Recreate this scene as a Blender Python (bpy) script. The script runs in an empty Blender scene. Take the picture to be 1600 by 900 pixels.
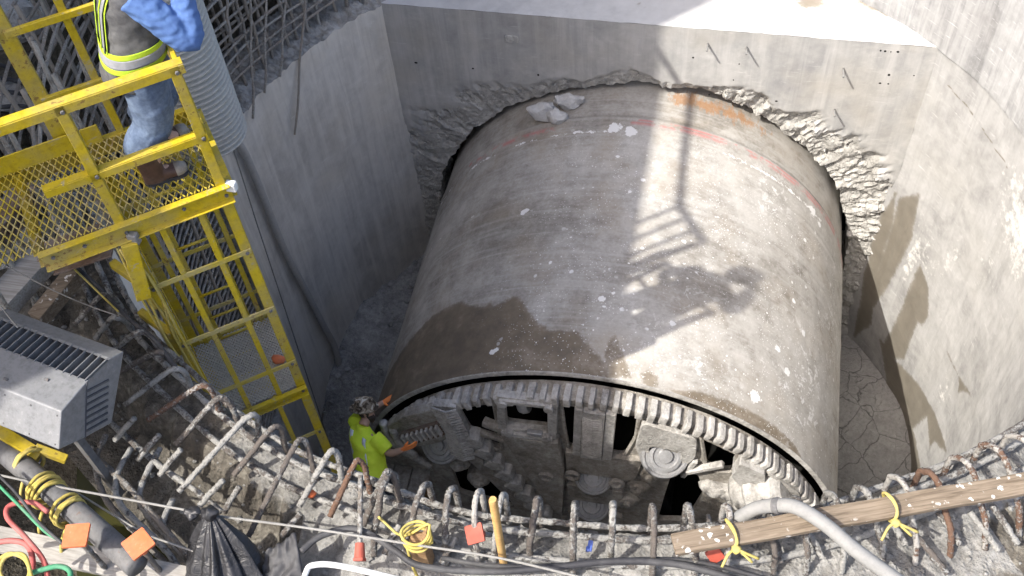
import bpy, bmesh, math, random
import numpy as np
from math import sin, cos, pi, radians, degrees, sqrt, atan2, hypot
from mathutils import Vector, Matrix, noise
from mathutils.geometry import tessellate_polygon
random.seed(7); np.random.seed(7)
SC = bpy.context.scene
COL = SC.collection

# ------------------------------------------------------------------ camera, sky, sun, exposure
H = 16.0                                   # height of the camera above the shaft floor datum
FPX, PITCH, ROLL, YAW = 1704.0, radians(52.7), math.atan2(132, 1293), radians(15.95)
_h = Vector((-sin(YAW), cos(YAW), 0)); _up = Vector((0, 0, 1)); _r = _h.cross(_up)
FW = _h * cos(PITCH) - _up * sin(PITCH); _u = _h * sin(PITCH) + _up * cos(PITCH)
EX = _r * cos(ROLL) - _u * sin(ROLL); ED = -_r * sin(ROLL) - _u * cos(ROLL)
cam_d = bpy.data.cameras.new('camera'); cam = bpy.data.objects.new('camera', cam_d); COL.objects.link(cam)
cam_d.sensor_width = 36; cam_d.lens = 36 * FPX / 1600; cam_d.clip_start = 0.1; cam_d.clip_end = 1500
_m = Matrix((EX, -ED, -FW)).transposed().to_4x4(); _m.translation = (0, 0, H); cam.matrix_world = _m
SC.camera = cam

SUN_DIR = Vector((0.545, 0.515, -1.0)).normalized()      # the way the light travels
w = bpy.data.worlds.new('World'); SC.world = w; w.use_nodes = True
wn = w.node_tree; bg = wn.nodes['Background']; sky = wn.nodes.new('ShaderNodeTexSky'); sky.sky_type = 'NISHITA'
sky.sun_disc = False; sky.sun_elevation = math.asin(-SUN_DIR.z); sky.sun_rotation = math.atan2(-SUN_DIR.x, -SUN_DIR.y)
sky.air_density = 0.8; sky.dust_density = 4.0; sky.ozone_density = 0.3
wn.links.new(sky.outputs[0], bg.inputs[0]); bg.inputs[1].default_value = 0.15
sd = bpy.data.lights.new('sun', 'SUN'); sd.energy = 2.95; sd.angle = radians(0.53); sd.color = (1, 0.95, 0.87)
so = bpy.data.objects.new('sun', sd); COL.objects.link(so); so.rotation_euler = SUN_DIR.to_track_quat('-Z', 'Y').to_euler()
so.location = (-10, -10, 40)
SC.view_settings.view_transform = 'Standard'; SC.view_settings.look = 'None'; SC.view_settings.gamma = 1
SC.view_settings.use_curve_mapping = False; SC.view_settings.exposure = 1.2
SC.render.engine = 'CYCLES'; SC.cycles.max_bounces = 6; SC.cycles.diffuse_bounces = 5; SC.cycles.glossy_bounces = 2; SC.cycles.caustics_reflective = False; SC.cycles.caustics_refractive = False
SC.cycles.use_adaptive_sampling = True; SC.cycles.adaptive_threshold = 0.03

# ------------------------------------------------------------------ helpers
CX, CY, RS = -0.97, 7.5, 4.6               # the shaft: centre and inner radius
ZR, ZL = H - 6.35, H - 8.74                # rim of the high lift, top of the low lift / portal ledge
TX, TZ, TR = -0.99, H - 12.85, 3.0         # boring machine axis and radius
YW = 10.6                                  # portal wall plane
def ray(x, y): return (EX * (x - 800) + ED * (y - 450) + FW * FPX).normalized()
def at_z(x, y, z): d = ray(x, y); t = (z - H) / d.z; return Vector((d.x * t, d.y * t, z))
def at_y(x, y, Y): d = ray(x, y); return d * (Y / d.y) + Vector((0, 0, H))
def at_d(x, y, D): d = ray(x, y); return d * (D / d.dot(FW)) + Vector((0, 0, H))
def on_wall(x, y, R=RS):
    d = ray(x, y); a = d.x**2 + d.y**2; b = 2 * (-d.x * CX - d.y * CY); c = CX**2 + CY**2 - R * R
    return d * ((-b + sqrt(b * b - 4 * a * c)) / (2 * a)) + Vector((0, 0, H))
def on_shield(x, y, R=TR):
    d = ray(x, y); zz = TZ - H; A = d.x**2 + d.z**2; B = -2 * (d.x * TX + d.z * zz); C = TX**2 + zz**2 - R * R
    q = max(B * B - 4 * A * C, 0); return d * ((-B - sqrt(q)) / (2 * A)) + Vector((0, 0, H))
def pol(a, z, R=RS): a = radians(a); return Vector((CX + R * cos(a), CY + R * sin(a), z))
def ss(a, b, x): t = min(max((x - a) / (b - a), 0), 1); return t * t * (3 - 2 * t)
def fr(x, y, z, o=4): return noise.fractal(Vector((x, y, z)), 1.0, 2.0, o)
def lerp(a, b, t): return a + (b - a) * t

class MB:
    def __init__(s): s.v = []; s.f = []
    def add(s, v, f):
        k = len(s.v); s.v += [Vector(p) for p in v]; s.f += [tuple(i + k for i in q) for q in f]; return s
    def obox(s, c, ax, ay, az):           # centre and three half-axis vectors
        c = Vector(c); ax, ay, az = Vector(ax), Vector(ay), Vector(az)
        v = [c + ax * i + ay * j + az * k for k in (-1, 1) for j in (-1, 1) for i in (-1, 1)]
        return s.add(v, [(0, 2, 3, 1), (4, 5, 7, 6), (0, 1, 5, 4), (2, 6, 7, 3), (0, 4, 6, 2), (1, 3, 7, 5)])
    def box(s, c, size): return s.obox(c, (size[0] / 2, 0, 0), (0, size[1] / 2, 0), (0, 0, size[2] / 2))
    def beam(s, p, q, w_, h_, up=(0, 0, 1)):
        p, q, up = Vector(p), Vector(q), Vector(up); d = (q - p); n = d.normalized()
        sd_ = n.cross(up)
        if sd_.length < 1e-4: sd_ = n.cross(Vector((1, 0, 0)))
        sd_.normalize(); u = sd_.cross(n)
        return s.obox((p + q) / 2, sd_ * w_ / 2, d / 2, u * h_ / 2)
    def loft(s, rings, cap=True, closed=True):
        k = len(s.v); n = len(rings[0])
        for r in rings: s.v += [Vector(p) for p in r]
        for i in range(len(rings) - 1):
            for j in range(n if closed else n - 1):
                a = k + i * n + j; b = k + i * n + (j + 1) % n
                s.f.append((a, b, b + n, a + n))
        if cap and closed:
            s.f.append(tuple(k + j for j in range(n))[::-1]); s.f.append(tuple(k + (len(rings) - 1) * n + j for j in range(n)))
        return s
    def tube(s, path, r, n=8, rj=0.0, cap=True, seed=0.0, flat=1.0, rib=0.0):
        P = [Vector(p) for p in path]; rings = []; prev = None
        for i, p in enumerate(P):
            t = (P[min(i + 1, len(P) - 1)] - P[max(i - 1, 0)]).normalized()
            if prev is None:
                a = t.cross(Vector((0, 0, 1)));
                if a.length < 1e-3: a = t.cross(Vector((1, 0, 0)))
                a.normalize()
            else:
                a = prev - t * prev.dot(t); a.normalize()
            prev = a; b = t.cross(a); rr = r[i] if isinstance(r, (list, tuple)) else r; ring = []
            if rib and i % 3 == 0: rr *= 1 + rib
            for j in range(n):
                an = 2 * pi * j / n; q = rr
                if rj: q = rr * (1 + rj * noise.noise(Vector((p.x * 22 + cos(an) * 1.3 + seed, p.y * 22 + sin(an) * 1.3, p.z * 22))))
                ring.append(p + a * cos(an) * q + b * sin(an) * q * flat)
            rings.append(ring)
        return s.loft(rings, cap)
    def prism(s, poly, o, u, v, n, d, holes=()):      # polygon in (u,v) at o, thickness d along n
        o, u, v, n = Vector(o), Vector(u), Vector(v), Vector(n)
        loops = [list(poly)] + [list(h) for h in holes]
        flat = [p for l in loops for p in l]
        tris = tessellate_polygon([[Vector((a, b, 0)) for a, b in l] for l in loops])
        k = len(s.v); m = len(flat)
        s.v += [o + u * a + v * b for a, b in flat] + [o + u * a + v * b + n * d for a, b in flat]
        for t in tris: s.f.append(tuple(k + i for i in t)); s.f.append(tuple(k + m + i for i in t[::-1]))
        b0 = 0
        for l in loops:
            L = len(l)
            for i in range(L):
                a_, b_ = k + b0 + i, k + b0 + (i + 1) % L
                s.f.append((a_, b_, b_ + m, a_ + m))
            b0 += L
        return s
    def lathe(s, prof, o, axis, n=24):
        o, ax = Vector(o), Vector(axis).normalized(); a = ax.cross(Vector((0, 0, 1)))
        if a.length < 1e-3: a = Vector((1, 0, 0))
        a.normalize(); b = ax.cross(a)
        return s.loft([[o + ax * h + (a * cos(2 * pi * j / n) + b * sin(2 * pi * j / n)) * r for j in range(n)] for r, h in prof])
    def grid(s, nu, nv, fn, wrap=False):
        k = len(s.v)
        for i in range(nu):
            for j in range(nv): s.v.append(Vector(fn(i, j)))
        for i in range(nu if wrap else nu - 1):
            for j in range(nv - 1):
                a = k + i * nv + j; b = k + ((i + 1) % nu) * nv + j
                s.f.append((a, b, b + 1, a + 1))
        return s
    def lump(s, c, size, seed, sub=2, rough=0.35):
        bm = bmesh.new(); bmesh.ops.create_icosphere(bm, subdivisions=sub, radius=1)
        vs = []
        for q in bm.verts:
            d = 1 + rough * noise.fractal(q.co * 1.1 + Vector((seed * 3.1, seed, 0)), 1, 2, 3)
            vs.append(Vector(c) + Vector((q.co.x * size[0], q.co.y * size[1], q.co.z * size[2])) * d)
        s.add(vs, [tuple(x.index for x in f_.verts) for f_ in bm.faces]); bm.free(); return s
    def mesh(s, name, mat=None, off=(0, 0, 0), smooth=False, recalc=True, attrs=None):
        me = bpy.data.meshes.new(name); o = Vector(off)
        me.from_pydata([tuple(p - o) for p in s.v], [], s.f); me.update()
        if recalc:
            bm = bmesh.new(); bm.from_mesh(me); bmesh.ops.recalc_face_normals(bm, faces=bm.faces); bm.to_mesh(me); bm.free()
        if attrs:
            for k, arr in attrs.items():
                at = me.attributes.new(k, 'FLOAT', 'POINT'); at.data.foreach_set('value', np.asarray(arr, np.float32))
        if mat:
            for m_ in (mat if isinstance(mat, (list, tuple)) else [mat]): me.materials.append(MAT[m_])
        if smooth:
            me.polygons.foreach_set('use_smooth', [True] * len(me.polygons))
            if smooth == 'auto': me.set_sharp_from_angle(angle=radians(38))
        return me

ROOT = {}
def link(name, data, parent=None):
    o = bpy.data.objects.new(name, data); COL.objects.link(o); o.parent = parent; return o
def root_off(p):
    while p is not None and p.name not in ROOT: p = p.parent
    return ROOT[p.name] if p is not None else Vector((0, 0, 0))
def build(name, mb, mat, parent=None, smooth=False, attrs=None, recalc=True, bevel=0, seg=2):
    off = root_off(parent) if parent else Vector((0, 0, 0))
    o = link(name, mb.mesh(name, mat, off, smooth, recalc, attrs), parent)
    if bevel:
        b = o.modifiers.new('bevel', 'BEVEL'); b.width = bevel; b.segments = seg; b.limit_method = 'ANGLE'; b.angle_limit = radians(35)
        if smooth is False: o.data.polygons.foreach_set('use_smooth', [False] * len(o.data.polygons))
    if parent is None: ROOT[o.name] = Vector((0, 0, 0))
    return o
def inst(name, me, M_, parent):
    o = link(name, me, parent); o.matrix_basis = Matrix.Translation(-root_off(parent)) @ M_; return o
def tag(o, label=None, cat=None, group=None, kind=None):
    if label: o['label'] = label
    if cat: o['category'] = cat
    if group: o['group'] = group
    if kind: o['kind'] = kind
    return o
def thing(name, loc, label, cat, group=None):
    o = link(name, None); o.location = loc; o.empty_display_size = 0.1; ROOT[o.name] = Vector(loc); return tag(o, label, cat, group)
def frame(o, x, y, z):
    m = Matrix((Vector(x), Vector(y), Vector(z))).transposed().to_4x4(); m.translation = Vector(o); return m
def fuse(mb, voxel=0.012, smooth_it=4, disp=0.0, freq=9, seed=0):      # one continuous surface out of overlapping lofts
    me = mb.mesh('tmp'); o = bpy.data.objects.new('tmp', me); COL.objects.link(o)
    r = o.modifiers.new('r', 'REMESH'); r.mode = 'VOXEL'; r.voxel_size = voxel; r.adaptivity = 0
    s_ = o.modifiers.new('s', 'SMOOTH'); s_.iterations = smooth_it; s_.factor = 0.5
    dg = bpy.context.evaluated_depsgraph_get(); ev = o.evaluated_get(dg); m2 = ev.to_mesh()
    out = MB(); out.v = [v.co.copy() for v in m2.vertices]; out.f = [tuple(p.vertices) for p in m2.polygons]
    nr = [v.normal.copy() for v in m2.vertices]; ev.to_mesh_clear()
    bpy.data.objects.remove(o); bpy.data.meshes.remove(me)
    if disp:
        for i, p in enumerate(out.v):
            q = Vector((p.x * freq + seed, p.y * freq, p.z * freq * 1.6))
            out.v[i] = p + nr[i] * disp * (noise.noise(q) + 0.5 * noise.ridged_multi_fractal(q * 0.7, 1, 2, 2, 1, 2) - 0.5)
    return out
def bez(pts, n=10):                         # Catmull-Rom through points
    P = [Vector(p) for p in pts]; P = [P[0] * 2 - P[1]] + P + [P[-1] * 2 - P[-2]]; out = []
    for i in range(1, len(P) - 2):
        for k in range(n):
            t = k / n; a, b, c, d = P[i - 1:i + 3]
            out.append(0.5 * ((2 * b) + (c - a) * t + (2 * a - 5 * b + 4 * c - d) * t * t + (3 * b - a - 3 * c + d) * t**3))
    out.append(P[-2]); return out
def resample(path, step):
    out = [path[0]]; acc = 0
    for a, b in zip(path, path[1:]):
        L = (b - a).length
        n = max(1, int(L / step + .5))
        for k in range(1, n + 1): out.append(a.lerp(b, k / n))
    return out
def sd_poly(X, Y, poly):                    # signed distance (negative inside), numpy
    P = np.array(poly, float); d = np.full(X.shape, 1e9); ins = np.zeros(X.shape, bool)
    for i in range(len(P)):
        a, b = P[i], P[(i + 1) % len(P)]; e = b - a
        t = np.clip(((X - a[0]) * e[0] + (Y - a[1]) * e[1]) / (e @ e), 0, 1)
        d = np.minimum(d, np.hypot(X - a[0] - t * e[0], Y - a[1] - t * e[1]))
        c = ((a[1] > Y) != (b[1] > Y)); den = (b[1] - a[1]) if abs(b[1] - a[1]) > 1e-9 else 1e-9
        ins ^= c & (X < (b[0] - a[0]) * (Y - a[1]) / den + a[0])
    return np.where(ins, -d, d)
def npnoise(X, Y, f, o=4, seed=0.0):
    return np.array([noise.fractal(Vector((x * f + seed, y * f, seed * 1.7)), 0.9, 2.0, o) for x, y in zip(X, Y)])

# ------------------------------------------------------------------ materials
MAT = {}
class NT:
    def __init__(s, name):
        m = bpy.data.materials.new(name); m.use_nodes = True; s.m = m; s.t = m.node_tree; s.b = s.t.nodes['Principled BSDF']; MAT[name] = m
    def n(s, typ, ins=None, **kw):
        o = s.t.nodes.new('ShaderNode' + typ)
        for k, v in kw.items(): setattr(o, k, v)
        for k, v in (ins or {}).items(): s.set(o.inputs[k], v)
        return o
    def set(s, sock, v):
        if isinstance(v, bpy.types.NodeSocket): s.t.links.new(v, sock)
        elif isinstance(v, (tuple, list)) and len(v) == 3 and sock.type == 'RGBA': sock.default_value = (*v, 1)
        else: sock.default_value = v
    def co(s, scale=(1, 1, 1), world=False, rot=(0, 0, 0)):
        src = s.n('NewGeometry').outputs['Position'] if world else s.n('TexCoord').outputs['Object']
        return s.n('Mapping', {'Vector': src, 'Scale': scale, 'Rotation': rot}).outputs[0]
    def noise(s, sc, vec=None, det=5, ro=0.6, dist=0.0):
        d = {'Scale': sc, 'Detail': min(det, 4) * 0.9, 'Roughness': ro, 'Distortion': dist}
        if vec is not None: d['Vector'] = vec
        return s.n('TexNoise', d).outputs['Fac']
    def vor(s, sc, vec=None, feat='F1', rnd=1.0, out='Distance'):
        d = {'Scale': sc, 'Randomness': rnd}
        if vec is not None: d['Vector'] = vec
        return s.n('TexVoronoi', d, feature=feat).outputs[out]
    def ramp(s, fac, stops):
        r = s.n('ValToRGB', {'Fac': fac}); e = r.color_ramp.elements
        while len(e) < len(stops): e.new(0.5)
        for k, (p, c) in zip(e, stops):
            k.position = p; k.color = (*c, 1) if isinstance(c, (tuple, list)) else (c, c, c, 1)
        return r.outputs['Color']
    def mix(s, fac, a, b, mode='MIX'):
        o = s.n('Mix', data_type='RGBA', blend_type=mode); s.set(o.inputs[0], fac); s.set(o.inputs[6], a); s.set(o.inputs[7], b); return o.outputs[2]
    def ma(s, op, a, b=0.0, clamp=False):
        o = s.n('Math', operation=op, use_clamp=clamp); s.set(o.inputs[0], a); s.set(o.inputs[1], b); return o.outputs[0]
    def at(s, name): return s.n('Attribute', attribute_name=name).outputs['Fac']
    def rnd(s): return s.n('ObjectInfo').outputs['Random']
    def fin(s, color, rough=0.9, h=None, bs=0.4, bd=0.02, metal=0.0, spec=0.3):
        s.set(s.b.inputs['Base Color'], color); s.set(s.b.inputs['Roughness'], rough); s.set(s.b.inputs['Metallic'], metal)
        s.b.inputs['Specular IOR Level'].default_value = spec
        if h is not None:
            o = s.n('Bump', {'Strength': bs, 'Distance': bd, 'Height': h}); s.t.links.new(o.outputs[0], s.b.inputs['Normal'])
        return s.m

def mat_concrete(name, lo, mid, hi, streak=0.5, warm=(0.40, 0.36, 0.29), wetc=(0.17, 0.14, 0.10), scratch=0.3, bump=0.35, attr=True):
    g = NT(name); c = g.co(world=True)
    big = g.noise(0.55, c, 4, 0.55, 0.4); fine = g.noise(9, c, 8, 0.7); mid_n = g.noise(2.6, c, 6, 0.65, 0.6)
    st = g.noise(1.0, g.co((5.5, 5.5, 0.35), True), 6, 0.65, 0.3); st2 = g.noise(1.0, g.co((16, 16, 0.9), True), 5, 0.7)
    f = g.ma('ADD', g.ma('MULTIPLY', big, 0.45), g.ma('MULTIPLY', mid_n, 0.35)); f = g.ma('ADD', f, g.ma('MULTIPLY', fine, 0.2))
    col = g.ramp(f, [(0.36, lo), (0.5, mid), (0.64, hi)])
    col = g.mix(g.ma('MULTIPLY', g.ramp(st, [(0.45, 0.0), (0.68, 1.0)]), streak), col, hi)
    col = g.mix(g.ma('MULTIPLY', g.ramp(st2, [(0.5, 0.0), (0.75, 1.0)]), streak * 0.7), col, lo)
    col = g.mix(g.ma('MULTIPLY', g.ramp(g.noise(0.8, g.co((1, 1, 1), True), 3), [(0.5, 0.0), (0.75, 1.0)]), 0.45), col, warm)
    sc = g.noise(1.0, g.co((3.5, 3.5, 40), True, (0.5, 0.35, 0)), 4, 0.75, 0.5)
    col = g.mix(g.ma('MULTIPLY', g.ramp(sc, [(0.62, 0.0), (0.70, 1.0)]), scratch), col, tuple(min(x * 1.35, 0.85) for x in hi))
    pit = g.ramp(g.vor(7, c), [(0.0, 1.0), (0.045, 0.0)])
    pit = g.ma('MULTIPLY', pit, g.ramp(mid_n, [(0.5, 0.0), (0.6, 1.0)]))
    col = g.mix(g.ma('MULTIPLY', pit, 0.6), col, tuple(x * 0.45 for x in lo))
    rough = 0.9
    if attr:
        wet = g.at('wet'); ed = g.ma('ADD', wet, g.ma('MULTIPLY', g.ma('SUBTRACT', g.noise(14, c, 5, 0.75), 0.5), 0.7))
        wm = g.ramp(ed, [(0.34, 0.0), (0.47, 0.5), (0.60, 0.9), (0.8, 1.0)])
        col = g.mix(g.ma('MULTIPLY', wm, 0.85), col, g.mix(mid_n, wetc, tuple(x * 1.6 for x in wetc)))
        wh = g.ramp(g.ma('ADD', g.at('white'), g.ma('MULTIPLY', g.ma('SUBTRACT', g.noise(10, c, 5, 0.75), 0.5), 0.8)), [(0.45, 0.0), (0.6, 1.0)])
        col = g.mix(g.ma('MULTIPLY', wh, 0.8), col, (0.74, 0.73, 0.70))
        rough = g.ma('SUBTRACT', 0.92, g.ma('MULTIPLY', wm, 0.25))
    hgt = g.ma('ADD', g.ma('MULTIPLY', fine, 0.6), g.ma('MULTIPLY', mid_n, 0.8)); hgt = g.ma('SUBTRACT', hgt, g.ma('MULTIPLY', pit, 0.6))
    g.fin(col, rough, hgt, bump, 0.02)
mat_concrete('concrete_wall', (0.30, 0.30, 0.30), (0.42, 0.415, 0.40), (0.56, 0.55, 0.53), 0.6)
mat_concrete('concrete_left', (0.44, 0.42, 0.385), (0.60, 0.575, 0.53), (0.74, 0.71, 0.655), 0.8, warm=(0.60, 0.54, 0.43), scratch=0.35)
mat_concrete('concrete_right', (0.24, 0.238, 0.235), (0.385, 0.381, 0.374), (0.50, 0.496, 0.488), 0.4, warm=(0.46, 0.45, 0.42), wetc=(0.135, 0.118, 0.09), scratch=0.6)
mat_concrete('concrete_upper', (0.16, 0.16, 0.165), (0.33, 0.33, 0.33), (0.50, 0.50, 0.50), 0.7, warm=(0.32, 0.31, 0.30), scratch=0.9, attr=False)
mat_concrete('concrete_ledge', (0.44, 0.44, 0.435), (0.57, 0.57, 0.56), (0.65, 0.65, 0.64), 0.0, warm=(0.72, 0.71, 0.69), scratch=0.0, bump=0.25)
def mat_rubble(name, lo, mid, hi, bump=0.8, sc=1.0, crack=0.0):
    g = NT(name); c = g.co(world=True); a = g.noise(3 * sc, c, 8, 0.7); b = g.noise(18 * sc, c, 8, 0.75); v = g.vor(26 * sc, c)
    f = g.ma('ADD', g.ma('MULTIPLY', a, 0.55), g.ma('MULTIPLY', b, 0.45))
    col = g.ramp(f, [(0.34, lo), (0.5, mid), (0.66, hi)])
    col = g.mix(g.ma('MULTIPLY', g.ramp(v, [(0.1, 1.0), (0.3, 0.0)]), 0.3), col, hi)
    if name == 'rim_concrete':
        col = g.mix(g.ramp(g.ma('ADD', g.at('soil'), g.ma('MULTIPLY', g.ma('SUBTRACT', a, 0.5), 1.6)), [(0.42, 0.0), (0.6, 1.0)]), col, g.ramp(f, [(0.34, (0.04, 0.036, 0.03)), (0.52, (0.10, 0.09, 0.075)), (0.68, (0.24, 0.225, 0.19))]))
    h = g.ma('ADD', g.ma('ADD', b, a), g.ma('MULTIPLY', g.ramp(v, [(0.0, 1.0), (0.4, 0.0)]), 0.35))
    if crack:
        wv = g.mix(0.30, c, g.n('TexNoise', {'Vector': c, 'Scale': 2.2, 'Detail': 5.0}).outputs['Color'])
        e = g.vor(3.4, wv, 'DISTANCE_TO_EDGE'); e2 = g.vor(7.0, wv, 'DISTANCE_TO_EDGE')
        k = g.ma('MAXIMUM', g.ramp(e, [(0.0, 1.0), (0.022, 0.0)]), g.ma('MULTIPLY', g.ramp(e2, [(0.0, 1.0), (0.03, 0.0)]), g.ramp(a, [(0.5, 0.0), (0.6, 0.8)])))
        col = g.mix(g.ma('MULTIPLY', k, crack), col, tuple(x * 0.3 for x in lo)); h = g.ma('SUBTRACT', h, g.ma('MULTIPLY', k, 2.0))
    g.fin(col, 0.95, h, bump, 0.03)
mat_rubble('rough_concrete', (0.24, 0.235, 0.22), (0.40, 0.39, 0.365), (0.56, 0.55, 0.52))
mat_rubble('rim_concrete', (0.085, 0.082, 0.075), (0.21, 0.206, 0.194), (0.34, 0.336, 0.32), 0.8)
mat_rubble('soil', (0.035, 0.03, 0.022), (0.085, 0.075, 0.055), (0.19, 0.17, 0.135), 1.0)
mat_rubble('mud_grey', (0.16, 0.165, 0.165), (0.30, 0.305, 0.305), (0.46, 0.465, 0.46), 0.9)
mat_rubble('mud_cracked', (0.26, 0.255, 0.24), (0.36, 0.352, 0.335), (0.45, 0.44, 0.42), 0.5, 1.0, 0.65)
mat_rubble('muck_steel', (0.16, 0.142, 0.12), (0.31, 0.288, 0.255), (0.50, 0.48, 0.44), 0.45)
mat_rubble('muck_pale', (0.22, 0.21, 0.195), (0.42, 0.405, 0.38), (0.62, 0.61, 0.59), 0.5)
mat_rubble('chunk', (0.40, 0.40, 0.40), (0.52, 0.52, 0.515), (0.62, 0.62, 0.61), 0.5)

def mat_shield():
    g = NT('shield_steel'); c = g.co(world=True)
    n1 = g.noise(0.7, c, 5, 0.6, 0.5); n2 = g.noise(5, c, 7, 0.7); n3 = g.noise(26, c, 5, 0.7)
    f = g.ma('ADD', g.ma('MULTIPLY', n1, 0.5), g.ma('ADD', g.ma('MULTIPLY', n2, 0.3), g.ma('MULTIPLY', n3, 0.2)))
    col = g.ramp(f, [(0.39, (0.215, 0.20, 0.175)), (0.5, (0.35, 0.333, 0.305)), (0.61, (0.48, 0.465, 0.435))])
    ring = g.noise(1.0, g.co((0.5, 14, 0.5), True), 5, 0.65, 0.6)            # smears round the barrel
    col = g.mix(g.ma('MULTIPLY', g.ramp(ring, [(0.48, 0.0), (0.7, 1.0)]), 0.35), col, (0.56, 0.55, 0.53))
    col = g.mix(g.ma('MULTIPLY', g.ramp(g.noise(1.3, c, 4), [(0.48, 0.0), (0.70, 1.0)]), 0.45), col, (0.34, 0.285, 0.215))
    dirt = g.at('pale'); pal = g.ramp(g.ma('ADD', dirt, g.ma('MULTIPLY', g.ma('SUBTRACT', n2, 0.5), 1.4)), [(0.4, 0.0), (0.7, 1.0)])
    col = g.mix(g.ma('MULTIPLY', pal, 0.3), col, (0.50, 0.485, 0.455))
    wet = g.ma('ADD', g.at('wet'), g.ma('MULTIPLY', g.ma('SUBTRACT', g.noise(7, c, 6, 0.8), 0.5), 1.1)); wm = g.ramp(wet, [(0.30, 0.0), (0.44, 0.4), (0.54, 0.8), (0.80, 1.0)])
    wc = g.ramp(g.ma('ADD', g.ma('MULTIPLY', n1, 0.5), g.ma('MULTIPLY', n2, 0.5)), [(0.38, (0.125, 0.103, 0.078)), (0.52, (0.185, 0.15, 0.108)), (0.66, (0.31, 0.27, 0.215))])
    col = g.mix(g.ma('MULTIPLY', wm, 0.95), col, wc)
    rust = g.ma('ADD', g.at('rust'), g.ma('MULTIPLY', g.ma('SUBTRACT', g.noise(6, g.co((2.5, 0.8, 1), True), 6, 0.8), 0.5), 1.5)); rm = g.ma('MULTIPLY', g.ramp(rust, [(0.62, 0.0), (0.85, 1.0)]), 0.75)
    col = g.mix(rm, col, g.mix(n3, (0.30, 0.14, 0.05), (0.42, 0.24, 0.12)))
    red = g.ma('MULTIPLY', g.at('red'), g.ramp(g.noise(4, c, 5, 0.7), [(0.42, 0.0), (0.52, 1.0)])); col = g.mix(g.ma('MULTIPLY', red, 0.7), col, (0.55, 0.16, 0.16))
    # splashes of grout
    spl = g.at('splash')
    wv = g.mix(0.06, c, g.n('TexNoise', {'Vector': c, 'Scale': 9.0, 'Detail': 4.0}).outputs['Color'])
    d1 = g.ramp(g.vor(4.5, wv), [(0.10, 1.0), (0.13, 0.0)]); d2 = g.ramp(g.vor(12, wv), [(0.10, 1.0), (0.14, 0.0)]); d3 = g.ramp(g.vor(30, c), [(0.14, 1.0), (0.2, 0.0)])
    k2 = g.ramp(g.noise(1.6, c, 4, 0.6), [(0.44, 0.0), (0.54, 1.0)]); k3 = g.ramp(g.noise(2.4, c, 4, 0.6), [(0.44, 0.0), (0.54, 1.0)])
    sp = g.ma('MAXIMUM', g.ma('MULTIPLY', d1, k3), g.ma('MAXIMUM', g.ma('MULTIPLY', d2, k2), g.ma('MULTIPLY', d3, k3)))
    big = g.ma('MULTIPLY', g.ramp(g.noise(7, c, 5, 0.75, 0.4), [(0.56, 0.0), (0.60, 1.0)]), g.ramp(g.noise(0.9, c, 2), [(0.45, 0.0), (0.58, 1.0)])); sp = g.ma('MAXIMUM', sp, g.ma('MULTIPLY', big, g.at('pale')))
    sp = g.ma('MULTIPLY', sp, spl); sp = g.ma('MAXIMUM', sp, g.ramp(g.ma('ADD', g.at('splat'), g.ma('MULTIPLY', g.ma('SUBTRACT', g.noise(12, c, 4, 0.8), 0.5), 1.1)), [(0.5, 0.0), (0.56, 1.0)]))
    col = g.mix(g.ma('MULTIPLY', sp, 0.95), col, (0.80, 0.80, 0.79))
    h = g.ma('ADD', g.ma('MULTIPLY', n3, 0.3), g.ma('ADD', g.ma('MULTIPLY', n2, 0.3), g.ma('MULTIPLY', sp, 0.5)))
    g.fin(col, g.ma('SUBTRACT', 0.82, g.ma('MULTIPLY', wm, 0.2)), h, 0.35, 0.012, 0.0, 0.35)
mat_shield()
def mat_paint(name, base, dark, rustc=(0.16, 0.08, 0.035), dust=(0.36, 0.34, 0.30), wear=0.5, rough=0.5, metal=0.0, dustk=0.35):
    g = NT(name); c = g.co(world=True); a = g.noise(3.2, c, 6, 0.7); b = g.noise(22, c, 6, 0.75)
    col = g.ramp(b, [(0.3, dark), (0.55, base)])
    col = g.mix(g.ma('MULTIPLY', g.ramp(a, [(0.42, 0.0), (0.7, 1.0)]), dustk), col, dust)
    if name.startswith('yellow_p') or name.startswith('yellow_d'):
        sm = g.ramp(g.noise(7, c, 4, 0.8, 0.6), [(0.60, 0.0), (0.66, 1.0)]); col = g.mix(g.ma('MULTIPLY', sm, 0.6), col, (0.34, 0.32, 0.27))
    ch = g.ramp(g.ma('ADD', g.ma('MULTIPLY', b, 0.6), g.ma('MULTIPLY', a, 0.4)), [(0.58, 0.0), (0.62, 1.0)])
    col = g.mix(g.ma('MULTIPLY', ch, wear), col, rustc)
    g.fin(col, g.ma('ADD', rough, g.ma('MULTIPLY', a, 0.2)), b, 0.15, 0.004, metal, 0.4)
mat_paint('yellow_paint', (0.52, 0.385, 0.012), (0.38, 0.275, 0.010), dust=(0.30, 0.265, 0.15), dustk=0.6, wear=0.75)
mat_paint('yellow_dusty', (0.48, 0.37, 0.035), (0.37, 0.29, 0.04), dust=(0.38, 0.345, 0.25), dustk=0.75)
mat_paint('grey_metal', (0.25, 0.255, 0.265), (0.17, 0.175, 0.18), (0.36, 0.36, 0.36), (0.28, 0.28, 0.28), 0.5, 0.42, 0.35, 0.5)
mat_paint('vent_dark', (0.06, 0.065, 0.08), (0.045, 0.05, 0.06), dustk=0.2)
mat_paint('dark_steel', (0.12, 0.12, 0.125), (0.07, 0.07, 0.07), (0.14, 0.075, 0.04), (0.28, 0.27, 0.25), 0.6, 0.6)
mat_paint('brown_steel', (0.16, 0.105, 0.07), (0.09, 0.06, 0.045), (0.22, 0.11, 0.05), (0.34, 0.33, 0.33), 0.7, 0.7, 0, 0.6)
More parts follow.
